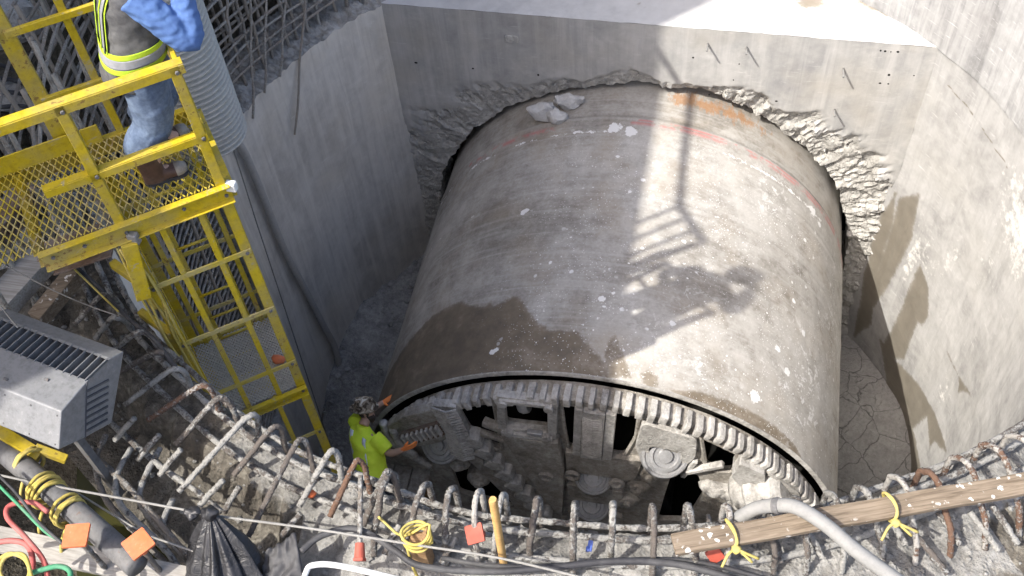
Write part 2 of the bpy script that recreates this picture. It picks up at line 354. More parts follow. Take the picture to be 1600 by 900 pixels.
mat_paint('bright_steel', (0.50, 0.50, 0.51), (0.36, 0.36, 0.36), (0.2, 0.17, 0.14), (0.42, 0.41, 0.39), 0.5, 0.34, 0.55, 0.4)
mat_paint('galvanised', (0.47, 0.45, 0.40), (0.36, 0.345, 0.305), (0.3, 0.29, 0.25), (0.40, 0.385, 0.35), 0.3, 0.5, 0.2, 0.7)
mat_paint('orange_plastic', (0.62, 0.15, 0.05), (0.5, 0.115, 0.04), (0.5, 0.3, 0.2), (0.60, 0.30, 0.20), 0.3, 0.55, 0, 0.3)
mat_paint('red_plastic', (0.36, 0.06, 0.035), (0.27, 0.045, 0.028), (0.3, 0.15, 0.1), (0.4, 0.2, 0.16), 0.3, 0.55, 0, 0.3)
mat_paint('yellow_rope', (0.50, 0.40, 0.10), (0.38, 0.30, 0.06), (0.25, 0.22, 0.12), (0.42, 0.38, 0.25), 0.3, 0.8)
mat_paint('string', (0.24, 0.235, 0.22), (0.17, 0.165, 0.155), (0.2, 0.2, 0.18), (0.4, 0.39, 0.37), 0.2, 0.8)
mat_paint('black_rubber', (0.035, 0.035, 0.04), (0.022, 0.022, 0.025), (0.1, 0.1, 0.1), (0.13, 0.13, 0.13), 0.3, 0.55, 0, 0.5)
mat_paint('grey_hose', (0.235, 0.235, 0.228), (0.19, 0.19, 0.185), (0.15, 0.145, 0.14), (0.30, 0.295, 0.285), 0.3, 0.65)
mat_paint('dusty_hose', (0.42, 0.41, 0.39), (0.34, 0.335, 0.32), (0.25, 0.24, 0.23), (0.48, 0.47, 0.45), 0.3, 0.75)
mat_paint('white_plastic', (0.74, 0.74, 0.73), (0.64, 0.64, 0.63), (0.4, 0.4, 0.38), (0.6, 0.59, 0.57), 0.3, 0.5)
mat_paint('red_hose', (0.45, 0.10, 0.09), (0.34, 0.07, 0.065), (0.2, 0.12, 0.1), (0.45, 0.3, 0.27), 0.3, 0.6)
mat_paint('green_hose', (0.05, 0.26, 0.13), (0.035, 0.18, 0.09), (0.1, 0.15, 0.1), (0.25, 0.33, 0.27), 0.3, 0.6)
mat_paint('blue_plastic', (0.06, 0.12, 0.45), (0.045, 0.09, 0.34), dustk=0.3)
mat_paint('brown_leather', (0.10, 0.055, 0.04), (0.065, 0.036, 0.027), (0.25, 0.17, 0.12), (0.24, 0.18, 0.15), 0.4, 0.5, 0, 0.4)
mat_paint('boot_toe', (0.30, 0.27, 0.23), (0.20, 0.17, 0.14), (0.12, 0.08, 0.06), (0.38, 0.36, 0.33), 0.5, 0.6)
mat_paint('skin', (0.50, 0.32, 0.24), (0.46, 0.29, 0.215), (0.42, 0.25, 0.19), (0.46, 0.34, 0.28), 0.15, 0.55, 0, 0.2)
mat_paint('hair', (0.045, 0.028, 0.02), (0.03, 0.02, 0.015), dustk=0.1)
mat_paint('dark_trousers', (0.045, 0.05, 0.062), (0.03, 0.034, 0.045), (0.09, 0.09, 0.09), (0.12, 0.12, 0.12), 0.3, 0.9)
mat_paint('wall_panel', (0.30, 0.32, 0.34), (0.25, 0.27, 0.29))
mat_paint('window_glass', (0.04, 0.05, 0.06), (0.03, 0.04, 0.05), wear=0.0, rough=0.1, dustk=0.05)
def mat_rebar(name, rust, crust, k):
    g = NT(name); c = g.co(); a = g.noise(9, c, 6, 0.75); b = g.noise(60, c, 4, 0.7); r = g.ma('MULTIPLY', g.ma('SUBTRACT', g.rnd(), 0.5), 0.18)
    col = g.mix(b, rust, tuple(x * 1.7 for x in rust))
    m = g.ramp(g.ma('ADD', g.ma('ADD', g.ma('MULTIPLY', a, 0.65), g.ma('MULTIPLY', b, 0.35)), r), [(k, 0.0), (k + 0.08, 1.0)])
    cr = g.ramp(b, [(0.35, tuple(x * 0.72 for x in crust)), (0.65, crust)])
    g.fin(g.mix(m, col, cr), 0.9, g.ma('ADD', g.ma('MULTIPLY', m, 0.6), b), 0.9, 0.012)
mat_rebar('rebar_crust', (0.085, 0.074, 0.066), (0.31, 0.305, 0.288), 0.45)
mat_rebar('rebar_grey', (0.13, 0.115, 0.10), (0.34, 0.335, 0.32), 0.46)
mat_rebar('rebar_rust', (0.10, 0.06, 0.042), (0.38, 0.365, 0.34), 0.47)
mat_rebar('rebar_cage', (0.24, 0.215, 0.185), (0.48, 0.455, 0.41), 0.48)
def mat_wood(name, a, b, splat=0.0, ang=0.0):
    g = NT(name); c = g.co(world=True); rv = g.n('Mapping', {'Vector': g.co((1, 1, 1), False, (0, 0, ang)), 'Scale': (2.5, 55, 55)}).outputs[0]; gr = g.noise(1.0, rv, 5, 0.7, 0.4); n = g.noise(2.5, c, 5)
    col = g.ramp(gr, [(0.35, a), (0.62, b)]); col = g.mix(g.ma('MULTIPLY', g.ramp(n, [(0.5, 0.0), (0.7, 1.0)]), 0.4), col, tuple(x * 0.6 for x in a))
    if splat:
        s_ = g.ma('MULTIPLY', g.ramp(g.vor(22, g.mix(0.05, c, g.n('TexNoise', {'Vector': c, 'Scale': 30.0}).outputs['Color'])), [(0.2, 1.0), (0.3, 0.0)]), g.ramp(g.noise(5, c, 3), [(0.47, 0.0), (0.56, 1.0)]))
        col = g.mix(g.ma('MULTIPLY', s_, splat), col, (0.66, 0.65, 0.62))
    g.fin(col, 0.85, gr, 0.3, 0.004)
mat_wood('plank_wood', (0.115, 0.088, 0.062), (0.235, 0.19, 0.142), 0.9, -0.35)
mat_wood('stake_wood', (0.42, 0.25, 0.09), (0.55, 0.35, 0.14))
mat_wood('old_wood', (0.20, 0.12, 0.06), (0.34, 0.22, 0.12))
mat_wood('grey_wood', (0.26, 0.245, 0.22), (0.42, 0.40, 0.37))
def mat_cloth(name, base, hi, sc=40, kind=None):
    g = NT(name); c = g.co(); n = g.noise(sc, c, 4, 0.7); b = g.noise(5, c, 4); v = g.noise(2.2, c, 5, 0.65)
    col = g.ramp(g.ma('ADD', g.ma('MULTIPLY', n, 0.4), g.ma('MULTIPLY', b, 0.6)), [(0.35, base), (0.65, hi)])
    if kind == 'camo':
        col = g.ramp(g.noise(14, c, 3, 0.5, 0.8), [(0.40, (0.07, 0.055, 0.04)), (0.46, (0.24, 0.20, 0.15)), (0.56, (0.42, 0.37, 0.29)), (0.64, (0.62, 0.60, 0.53))])
        for e in g.t.nodes:
            if e.type == 'VALTORGB' and len(e.color_ramp.elements) == 4: e.color_ramp.interpolation = 'CONSTANT'
    g.fin(col, 0.9, n, 0.25, 0.004)
mat_cloth('denim', (0.075, 0.105, 0.175), (0.17, 0.225, 0.32)); mat_cloth('blue_shirt', (0.075, 0.14, 0.34), (0.11, 0.20, 0.42))
mat_cloth('vest_grey', (0.065, 0.065, 0.07), (0.13, 0.13, 0.13)); mat_cloth('vest_black', (0.03, 0.03, 0.033), (0.06, 0.06, 0.065))
mat_cloth('neon', (0.38, 0.55, 0.03), (0.45, 0.62, 0.05)); mat_cloth('silver_tape', (0.22, 0.225, 0.24), (0.32, 0.325, 0.34))
mat_cloth('lime_shirt', (0.66, 0.86, 0.05), (0.76, 0.92, 0.08), 20); mat_cloth('silver_white', (0.62, 0.66, 0.72), (0.74, 0.78, 0.82))
mat_cloth('orange_glove', (0.80, 0.22, 0.06), (0.92, 0.32, 0.10)); mat_cloth('camo', (0, 0, 0), (1, 1, 1), kind='camo')
g = NT('black_plastic'); c = g.co(); g.fin(g.ramp(g.noise(4, c), [(0.4, (0.014, 0.014, 0.016)), (0.7, (0.035, 0.035, 0.039))]), 0.42, g.noise(7, c, 6, 0.7, 1.2), 0.6, 0.03, 0, 0.5)
g = NT('water'); g.fin((0.035, 0.035, 0.012), 0.08, None, spec=0.5)
g = NT('dark_void'); g.fin((0.02, 0.019, 0.017), 0.95, g.noise(8), 0.5)

# ------------------------------------------------------------------ the ground and the bottom of the shaft
def ground_z(x, y):
    r = hypot(x - CX, y - CY); a = degrees(atan2(y - CY, x - CX)) % 360
    z = ZR - 0.30 + 0.10 * fr(x * 0.9, y * 0.9, 3) + 0.05 * fr(x * 4, y * 4, 1)
    if 205 < a < 262: z -= 0.55 * ss(205, 222, a) * (1 - ss(246, 262, a)) * (1 - ss(6.0, 6.8, r))
    return z
mb = MB(); radii = [5.45] + [5.45 + 0.06 * i for i in range(1, 30)] + [7.5, 8.5, 10, 14, 20, 40, 90, 220]
mb.grid(360, len(radii), lambda i, j: (CX + radii[j] * cos(2 * pi * i / 360), CY + radii[j] * sin(2 * pi * i / 360), ground_z(CX + radii[j] * cos(2 * pi * i / 360), CY + radii[j] * sin(2 * pi * i / 360)) if radii[j] < 12 else ZR - 0.3), wrap=True)
tag(build('ground', mb, 'soil', smooth=True), 'dark soil around the shaft', kind='structure')
mb = MB(); mb.grid(90, 60, lambda i, j: (lambda a, z: pol(a, z, 5.5 + 0.12 * fr(a * 0.25, z * 1.5, 2)))(128 + i * 0.9, -0.2 + j * (ZR - 0.05) / 59))
tag(build('earth_bank', mb, 'soil', smooth=True), 'dark cut earth face behind the reinforcement', kind='structure')
mb = MB(); mb.grid(25, 25, lambda i, j: (-6 + i * 0.43, 2.4 + j * 0.43, 0))
tag(build('shaft_floor', mb, 'mud_grey', smooth=True), kind='structure')
def mud_l(x, y): return 0.05 + 2.2 * ss(6.2, 9.4, y) + 0.10 * fr(x * 2, y * 2, 0) + 0.035 * fr(x * 9, y * 9, 5)
def mud_r(x, y): return 0.12 + 1.25 * ss(7.6, 9.4, y) + 0.05 * fr(x * 1.5, y * 1.5, 7)
mb = MB(); mb.grid(70, 150, lambda i, j: (-5.9 + i * 0.045, 4.8 + j * 0.045, mud_l(-5.9 + i * 0.045, 4.8 + j * 0.045)))
tag(build('mud_bank', mb, 'mud_grey', smooth=True), 'grey rubbly mud bank between the left wall and the machine', kind='structure')
mb = MB(); mb.grid(70, 130, lambda i, j: (0.9 + i * 0.045, 4.8 + j * 0.05, mud_r(0.9 + i * 0.045, 4.8 + j * 0.05)))
tag(build('mud_floor', mb, 'mud_cracked', smooth=True), 'dried cracked mud between the machine and the right wall', kind='structure')

# ------------------------------------------------------------------ portal wall with the ragged hole
hw = thing('portal_wall', (TX, YW, 0), 'flat grey concrete portal wall with a ragged round hole and a white ledge on top', 'wall')
x0, x1 = CX - sqrt(RS**2 - (YW - CY)**2), CX + sqrt(RS**2 - (YW - CY)**2)
angs = [2 * pi * i / 900 for i in range(900)]
for xx, zz in ((x0, ZL), (x1, ZL), (x0, -0.3), (x1, -0.3)): angs.append(atan2(xx - TX, zz - TZ) % (2 * pi))
angs.sort(); NR = 84
def rough_w(t):                                    # width of the broken zone; t from the top, right positive, degrees
    t = (t + 180) % 360 - 180
    pts = [(-180, .5), (-95, 0.9), (-60, 0.95), (-45, 0.75), (-30, 0.35), (-14, 0.15), (-4, 0.32), (3, 0.12), (14, 0.16), (22, 0.38), (30, 0.34), (36, 0.52), (48, 0.80), (60, 0.92), (80, 0.95), (100, 0.95), (180, .5)]
    for (a, b), (c_, d) in zip(pts, pts[1:]):
        if a <= t <= c_: return lerp(b, d, (t - a) / (c_ - a))
    return .5
def chip(a, b, k):                                 # stepped fracture facets: each cell of a Voronoi pattern breaks at its own depth and tilt
    ds, ps = noise.voronoi(Vector((a, b, 0.5))); p = ps[0]; h = noise.noise(p * 3.7 + Vector((3.1, 1.7, 0))); tl = noise.noise(p * 5.1)
    return k * (h + 1.2 * tl * (b - p.y) + .5 * tl * (a - p.x))
def hole(i, j):
    th = angs[i]; t = degrees(th); dx, dz = sin(th), cos(th)
    b = min(((x1 - TX) / dx if dx > 1e-6 else 1e9), ((x0 - TX) / dx if dx < -1e-6 else 1e9), ((ZL - TZ) / dz if dz > 1e-6 else 1e9), ((-0.3 - TZ) / dz if dz < -1e-6 else 1e9))
    r0 = 3.075 + 0.05 * fr(dx * 6, dz * 6, 1) + 0.03 * fr(dx * 30, dz * 30, 4)
    r0 += 0.05 * ss(-8, 0, (t + 180) % 360 - 180) * (1 - ss(26, 40, (t + 180) % 360 - 180)); r0 = max(r0, 3.015); r0 = min(r0, b - 0.05)
    s = (j / (NR - 1)) ** 1.35; r = lerp(r0, b, s); w_ = rough_w(t) * (1 + 0.35 * fr(dx * 7, dz * 7, 9)); d = r - r0
    m = (1 - ss(w_ * 0.7, w_ * 1.05, d)) * (.5 + .5 * ss(-12, 30, (t + 180) % 360 - 180)); y = YW
    if m > 0:
        X, Z = TX + dx * r, TZ + dz * r
        rid = fr(t * 0.42, d * 2.2, 3, 5); y += m * (0.03 + 0.07 * (1 - d / max(w_, .05)) + (0.042 if dx > 0 else 0.026) * rid + 0.022 * fr(t * 1.1, d * 7, 8, 4) + 0.022 * fr(X * 9, Z * 9, 2) + chip(t * .33, d * 2.6 + t * .02, .05 if dx > 0 else .03) + chip(t * .9 + 7, d * 8, .022))
        y = max(y, YW - 0.012)
    return (TX + dx * r, y, TZ + dz * r)
mb = MB(); mb.grid(len(angs), NR, hole, wrap=True)
V = np.array([tuple(p) for p in mb.v]); X, Z = V[:, 0], V[:, 2]
tops = ZL - Z; nz = npnoise(X, Z, 1.0, 3, 2.0)
white = np.clip(0.38 - tops * 0.5 + nz * 0.5, 0, 1) * 0.0
fw_ = build('wall_face', mb, ['concrete_wall', 'rough_concrete'], hw, smooth='auto', attrs={'wet': np.zeros(len(V)), 'white': white})
rz = np.abs(V[:, 1] - YW) > 0.02; fw_.data.polygons.foreach_set('material_index', [int(sum(rz[i] for i in p.vertices) >= 3) for p in fw_.data.polygons])
mb = MB()
mb.grid(len(angs), 8, lambda i, j: (lambda p: (p[0] + (p[0] - TX) * 0.004 * fr(p[0] * 9, p[2] * 9, j) , p[1] + j * 0.11, p[2]))(hole(i, 0)), wrap=True)
build('hole_reveal', mb, 'rough_concrete', hw, smooth=True)
# ledge: between the portal wall and the round wall behind it
mb = MB(); n = 80
def ledge(i, j):
    x = lerp(x0, x1, i / n); yb = CY + sqrt(max(RS**2 - (x - CX)**2, 0)) + 0.02; y = lerp(YW, max(yb, YW + 0.001), j / 20)
    e = 0.012 * fr(x * 9, 1, 1) if j == 0 else 0
    return (x, y + (0.006 * fr(x * 12, 4, 2) if j == 0 else 0), ZL + 0.003 + 0.006 * fr(x * 3, y * 3, 5) + e * .4)
mb.grid(n + 1, 21, ledge)
V = np.array([tuple(p) for p in mb.v])
stain = np.zeros(len(V))
for px, py, rr in ((1265, 0, 0.16), (1370, 12, 0.07), (1385, 20, 0.07), (1350, 2, .08), (1010, 15, 0.03), (1000, 8, .03)):
    q = at_z(px, py, ZL); stain = np.maximum(stain, 1 - np.hypot((V[:, 0] - q.x), (V[:, 1] - q.y)) / (2 * rr))
build('ledge_top', mb, 'concrete_ledge', hw, smooth=True, attrs={'wet': np.clip(stain, 0, 1), 'white': np.zeros(len(V))})
pin = MB(); pin.tube([(0, 0, 0), (0, -0.05, 0.0), (0, -0.16, 0.01)], 0.013, 8); pin_me = pin.mesh('pin', 'grey_hose', smooth=True)
for px, py in ((1106, 68), (1167, 74), (1318, 107), (1304, 171)):
    q = at_y(px, py, YW); inst('pin', pin_me, Matrix.Translation(q) @ Matrix.Rotation(random.uniform(-.15, .15), 4, 'X'), hw)
mb = MB(); q = at_y(800, 60, YW); mb.box((q.x, YW - 0.012, q.z), (0.17, 0.03, 0.10)); build('embed_plate', mb, 'rough_concrete', hw, bevel=0.01)
# cracks and tie holes standing a few millimetres proud or recessed: small dark plugs
plug = MB(); plug.lathe([(0.0, 0.0), (0.016, 0.0), (0.016, -0.004), (0.0, -0.004)], (0, 0, 0), (0, 1, 0), 10); plug_me = plug.mesh('tie_hole', 'dark_void')
for px, py in ((1083, 90), (1155, 100), (1146, 125), (1194, 157), (1213, 158), (1325, 226), (650, 98), (739, 107), (841, 117), (1389, 117), (1428, 118), (1375, 130), (1388, 131), (1383, 80), (1376, 79), (1392, 81), (1403, 81), (1108, 148)):
    q = at_y(px, py, YW); s_ = random.uniform(.5, 1.15); inst('tie_hole', plug_me, Matrix.Translation((q.x, YW + 0.002, q.z)) @ Matrix.Diagonal((s_ * random.uniform(.7, 1.6), 1, s_, 1)), hw)

# ------------------------------------------------------------------ the round wall: right and near sides (high lift, with its rim)
A0, A1 = 213.0, 402.4
a_right = degrees(atan2(YW - CY, x1 - CX)) + 360
sw = thing('shaft_wall', pol(300, 0, RS), 'high round concrete shaft wall with a broken rim and bent bars along its top', 'wall')
def wpt(a, z, R=RS): return pol(a, z, R + 0.012 * fr(a * 0.12, z * 0.7, 6) + 0.006 * fr(a * 0.5, z * 2.4, 8))
na, nz_ = 300, 240; a_lo = 335.0; zs_top = ZL
mb = MB(); mb.grid(na, nz_, lambda i, j: wpt(lerp(a_lo, a_right + 1.2, i / (na - 1)), lerp(-0.3, ZL, j / (nz_ - 1))))
V = np.array([tuple(p) for p in mb.v]); AA = np.degrees(np.arctan2(V[:, 1] - CY, V[:, 0] - CX)) % 360; AA = np.where(AA < 180, AA + 360, AA); S = np.radians(AA) * RS
def wall_poly(px): return [((lambda q: (radians((degrees(atan2(q.y - CY, q.x - CX)) % 360) + (360 if (degrees(atan2(q.y - CY, q.x - CX)) % 360) < 180 else 0)) * RS, q.z))(on_wall(*p))) for p in px]
wet = np.zeros(len(V)); nzv = npnoise(S, V[:, 2], 1.6, 5, 1.0)
polys = [[(1400, 300), (1396, 345), (1380, 400), (1370, 440), (1362, 505), (1335, 525), (1345, 470), (1352, 420), (1360, 385), (1378, 330), (1388, 320)],
         [(1405, 310), (1436, 305), (1425, 370), (1398, 430), (1372, 470), (1355, 500), (1340, 520), (1352, 460), (1372, 415), (1392, 360)],
         [(1438, 412), (1450, 450), (1449, 495), (1440, 508), (1434, 502), (1428, 518), (1412, 560), (1385, 560), (1378, 545), (1405, 490), (1425, 440)],
         [(1375, 530), (1400, 565), (1435, 600), (1460, 645), (1478, 705), (1470, 700), (1461, 690), (1452, 700), (1449, 650), (1425, 670), (1440, 735), (1420, 760), (1400, 700), (1385, 600)],
         [(1480, 550), (1490, 570), (1500, 590), (1518, 620), (1505, 612), (1496, 615), (1498, 590), (1488, 570)]]
for P in polys:
    d = sd_poly(S, V[:, 2], wall_poly(P)); wet = np.maximum(wet, np.clip(0.5 - d / 0.16 + nzv * 0.12, 0, 1))
joint = ZL - 0.34 - 0.22 * (a_right - AA) * 0.05 + 0.05 * npnoise(S, S * 0, 3.0, 4, 5.0)
white = np.clip(0.5 - (V[:, 2] - ZL + 1.3) * 0.0, 0, 0)
wl_ = np.clip(1.0 - np.abs(V[:, 2] - joint) / 0.03, 0, 1) * 0.75; wet = np.maximum(wet, wl_ * (npnoise(S, V[:, 2], 4, 3, 3.0) > -0.05))
white = np.clip(0.22 + 0.4 * npnoise(S, V[:, 2] * 0.6, 0.9, 4, 11.0) - wet, 0, 1)
build('wall_face', mb, 'concrete_right', sw, smooth=True, attrs={'wet': wet, 'white': white})
# upper lift on the right, running on round behind the ledge; set a little proud at the cold joint
zt = ZR
mb = MB(); mb.grid(200, 60, lambda i, j: (lambda a, z: pol(a, z, RS + 0.012 * fr(a * 0.12, z * 0.7, 6) - 0.02 + 0.015 * (1 - ss(0, 0.10, z - ZL)) * fr(a * 1.5, z * 4, 3)))(lerp(a_lo, 490, i / 199), ZL - 0.012 + (zt - ZL) * j / 59))
build('upper_lift', mb, 'concrete_upper', sw, smooth=True)
# remaining inner face of the high lift (near side and left end)
mb = MB(); mb.grid(150, 40, lambda i, j: wpt(lerp(A0, a_lo, i / 149), lerp(-0.3, ZR - .10, j / 39), RS + .055 * (1 - ss(320, 335, lerp(A0, a_lo, i / 149)))))
build('wall_face', mb, 'concrete_left', sw, smooth=True, attrs={'wet': np.zeros(len(mb.v)), 'white': np.zeros(len(mb.v))})
# end face of the high lift, left
mb = MB(); mb.grid(12, 60, lambda i, j: (lambda p: (p.x + 0.02 * fr(i * .7, j * .4, 1), p.y + 0.03 * fr(i * .7, j * .4, 8), p.z))(pol(A0, lerp(-0.3, ZR, j / 59), lerp(RS, 5.6, i / 11))))
build('end_face', mb, 'rough_concrete', sw, smooth=True)
# the broken top of the rim
def rim_top(a, R):
    u = (R - RS) / 0.95; n1 = fr(a * 0.35, R * 3, 2); n2 = fr(a * 1.7, R * 8, 4)
    z = ZR - 0.07 - 0.03 * u + 0.028 * n1 + 0.012 * n2 - 0.10 * (1 - ss(0, 0.07, R - RS)) * (0.6 + 0.8 * fr(a * 0.9, 3, 3))
    z -= 0.16 * ss(0.58, 0.72, u + 0.10 * fr(a * 0.6, 0, 6)) * ss(300, 330, a)
    return z - (0.30 * ss(0.35, 0.55, u + 0.12 * fr(a * .5, 0, 7)) if a < 262 else 0) * (1 - ss(250, 262, a))
mb = MB(); mb.grid(900, 36, lambda i, j: (lambda a, R: pol(a, rim_top(a, R), R))(lerp(A0, 400, i / 899), RS - 0.012 + .055 * (1 - ss(320, 335, lerp(A0, 400, i / 899))) + 0.03 * fr(lerp(A0, 400, i / 899) * 1.2, 0, 0) * (j == 0) + 0.95 * j / 35))
V = np.array([tuple(p) for p in mb.v]); AA = np.degrees(np.arctan2(V[:, 1] - CY, V[:, 0] - CX)) % 360; AA = np.where(AA < 100, AA + 360, AA); RR_ = np.hypot(V[:, 0] - CX, V[:, 1] - CY)
soil_ = np.clip((258 - AA) / 22, 0, 1) * 0.75 + np.clip((RR_ - 5.2) / .25, 0, 1) * .8 + np.where(AA < 254, np.clip((RR_ - 4.85) / .15, 0, 1) * .5, 0) + np.where(AA > 305, np.clip((RR_ - 4.96) / .1, 0, 1) * .75, 0)
build('rim_top', mb, 'rim_concrete', sw, smooth=True, attrs={'soil': np.clip(soil_, 0, 1)})

# ------------------------------------------------------------------ low lift on the left
lw = thing('shaft_wall', pol(165, 0, RS), 'shaded low curved concrete wall below the exposed reinforcement on the left', 'wall')
def ltop(a): return ZL - 0.02 + 0.05 * fr(a * 0.4, 1, 2) - 4.4 * ss(178.2, 179.2, a)
mb = MB(); AL0 = degrees(atan2(YW - CY, x0 - CX)) - 1.0
mb.grid(220, 160, lambda i, j: (lambda a: wpt(a, lerp(-0.3, ltop(a), j / 159)))((lerp(AL0, 177.5, i / 170) if i < 171 else (lerp(177.5, 180, (i - 170) / 30) if i < 201 else lerp(180, A0 + .4, (i - 200) / 19)))))
V = np.array([tuple(p) for p in mb.v]); AA = np.degrees(np.arctan2(V[:, 1] - CY, V[:, 0] - CX)) % 360; S = np.radians(AA) * RS
P = [((lambda q: (radians(degrees(atan2(q.y - CY, q.x - CX)) % 360) * RS, q.z))(on_wall(*p))) for p in ((590, 500), (570, 505), (545, 525), (535, 550), (545, 580), (552, 610), (540, 625), (525, 640), (505, 690), (495, 680), (520, 600), (535, 575), (522, 560), (560, 590), (640, 450))]
wet = np.clip(0.5 - sd_poly(S, V[:, 2], P) / 0.14 + 0.1 * npnoise(S, V[:, 2], 2, 4, 1), 0, 1)
pale = np.clip(0.22 + 0.9 * np.array([noise.noise(Vector((s_ * 1.7, 0.3 + z * 0.12, 4))) for s_, z in zip(S, V[:, 2])]) - 0.06 * np.clip(ZL - 1.5 - V[:, 2], 0, 9), 0, 0.62) * np.clip(1 - (ZL - V[:, 2]) / 3.5, 0, 1)
build('wall_face', mb, 'concrete_left', lw, smooth=True, attrs={'wet': wet, 'white': pale * 1.15})
mb = MB(); mb.grid(420, 24, lambda i, j: (lambda a, R: pol(a, ltop(a) + 0.05 * fr(a * 0.9, R * 6, 1) * (j > 0) + 0.03 * fr(a * 3, R * 14, 4) * (j > 0), R))((lerp(AL0, 177.5, i / 300) if i < 301 else (lerp(177.5, 180, (i - 300) / 60) if i < 361 else lerp(180, A0, (i - 360) / 59))), lerp(RS, 5.55, j / 23)))
build('lift_top', mb, 'rough_concrete', lw, smooth=True)

# ------------------------------------------------------------------ tunnel boring machine
tbm = thing('tunnel_boring_machine', (TX, 8.4, TZ - TR), 'huge mud-smeared round tunnel boring machine breaking through the portal wall', 'machine')
YF = 6.2
def cyp(t, y, R=TR): t = radians(t); return Vector((TX + R * sin(t), y, TZ + R * cos(t)))
nt, ny = 420, 260
def shp(i, j):
    t = lerp(-120, 120, i / (nt - 1)); y = lerp(YF, 12.6, (j / (ny - 1)) ** 1.15)
    R = TR + 0.004 * fr(t * 0.06, y * 0.8, 1) + 0.0025 * fr(t * 0.4, y * 5, 2)
    R += 0.010 * math.exp(-((y - 8.8 + 0.004 * fr(t * .2, 0, 0)) / 0.012) ** 2) - 0.022 * ss(10.13, 10.17, y) + 0.008 * math.exp(-((y - 9.55) / 0.016) ** 2) * ss(20, 26, t)
    return cyp(t, y, R)
mb = MB(); mb.grid(nt, ny, shp); V = np.array([tuple(p) for p in mb.v])
T = np.arctan2(V[:, 0] - TX, V[:, 2] - TZ) * TR; Y = V[:, 1]; TD = np.degrees(T / TR)
def sh_poly(px): return [(lambda q: (atan2(q.x - TX, q.z - TZ) * TR, q.y))(on_shield(*p)) for p in px]
nzv = npnoise(T, Y, 1.5, 5, 3.0)
wet = np.clip(0.5 - sd_poly(T, Y, [(-4.2, 5.9), (-4.2, 6.6)] + sh_poly([(650, 520), (680, 492), (720, 472), (735, 478), (758, 480), (766, 472), (770, 480), (790, 470), (805, 462), (818, 470), (822, 485), (840, 505), (858, 517), (905, 520), (912, 535), (935, 555), (950, 575), (955, 590)]) + [(0.2, 5.9)]) / 0.14 + nzv * 0.06, 0, 1)
for P in ([(1003, 585), (1015, 580), (1028, 590), (1026, 602), (1010, 604)], [(1050, 610), (1085, 612), (1130, 625), (1175, 645), (1215, 670), (1245, 700), (1258, 735), (1230, 705), (1190, 672), (1150, 655), (1105, 640), (1070, 625)], [(945, 550), (960, 520), (975, 560), (985, 590), (950, 590)]):
    wet = np.maximum(wet, np.clip(0.5 - sd_poly(T, Y, sh_poly(P)) / 0.12 + nzv * 0.08, 0, 1))
rust = np.clip(0.95 - np.abs(Y - 10.62) / 0.42, 0, 1) * np.clip((TD - 3) / 5, 0, 1) * np.clip((50 - TD) / 24, 0, 1)
red = np.maximum(np.exp(-((Y - 10.03) / 0.022) ** 2) * (TD > -2), np.exp(-((Y - 9.98) / 0.035) ** 2) * (TD < -12) * (TD > -50) * (npnoise(T, Y * 0, 1.3, 2, 6.) > -0.12))
red = np.maximum(red, np.exp(-((Y - 10.09) / 0.008) ** 2) * (TD > 0))
pale = np.clip((TD + 5) / 60, 0, 0.7) + 0.30 * np.exp(-((Y - 9.75) / 0.16) ** 2) + 0.35 * (TD < -38)
splash = np.clip(0.5 + 0.9 * np.exp(-((TD - 20) / 34) ** 2) + 0 * Y, 0, 1) * np.clip((TD + 32) / 18, 0, 1) * np.clip((10.2 - Y) / 0.8, 0, 1)
sp_ = np.zeros(len(V))
for px, py, rr in ((940, 467, 0.055), (958, 458, .025), (770, 550, 0.05), (775, 547, .04), (1050, 505, .05), (1215, 545, .06), (1180, 620, .09), (1240, 470, .04), (1255, 520, .05), (690, 190, .1), (1230, 580, .06), (1270, 330, .09), (1280, 350, .06), (860, 410, .03), (985, 205, .1), (960, 200, .1), (820, 330, .06)):
    q = on_shield(px, py); sp_ = np.maximum(sp_, np.exp(-((T - atan2(q.x - TX, q.z - TZ) * TR) ** 2 + (Y - q.y) ** 2) / (rr * rr * 1.4)) * 0.85)
sp_ = np.maximum(sp_, 0.62 * np.exp(-((Y - 8.78) / 0.018) ** 2)); sp_ = np.maximum(sp_, 0.55 * np.exp(-((Y - 9.86) / 0.06) ** 2) * (npnoise(T, Y, 1.7, 3, 8.) > 0.05))
build('shield', mb, 'shield_steel', tbm, smooth=True, attrs=dict(wet=wet, rust=rust, red=red, pale=pale, splash=splash, splat=sp_))
mb = MB(); prof = [(3.0, YF), (3.004, YF - 0.012), (2.992, YF - 0.02), (2.945, YF - 0.02), (2.93, YF), (2.93, YF + 0.9)]
mb.grid(240, len(prof), lambda i, j: cyp(i * 1.5, prof[j][1], prof[j][0]), wrap=True); build('shield_lip', mb, 'muck_pale', tbm, smooth='auto')
mb = MB(); mb.grid(60, 20, lambda i, j: cyp(120 + 120 * i / 59, lerp(YF, 12.6, j / 19))); build('shield_underside', mb, 'muck_steel', tbm, smooth=True)
mb = MB(); mb.lathe([(0, 0), (2.98, 0), (2.98, 0.05), (0, 0.05)], (TX, 12.5, TZ), (0, 1, 0), 64); build('bulkhead', mb, 'dark_void', tbm)
mb = MB(); mb.lathe([(0, 0), (2.92, 0), (2.92, 0.1), (0, 0.1)], (TX, 6.95, TZ), (0, 1, 0), 64); build('pressure_wall', mb, 'dark_void', tbm)

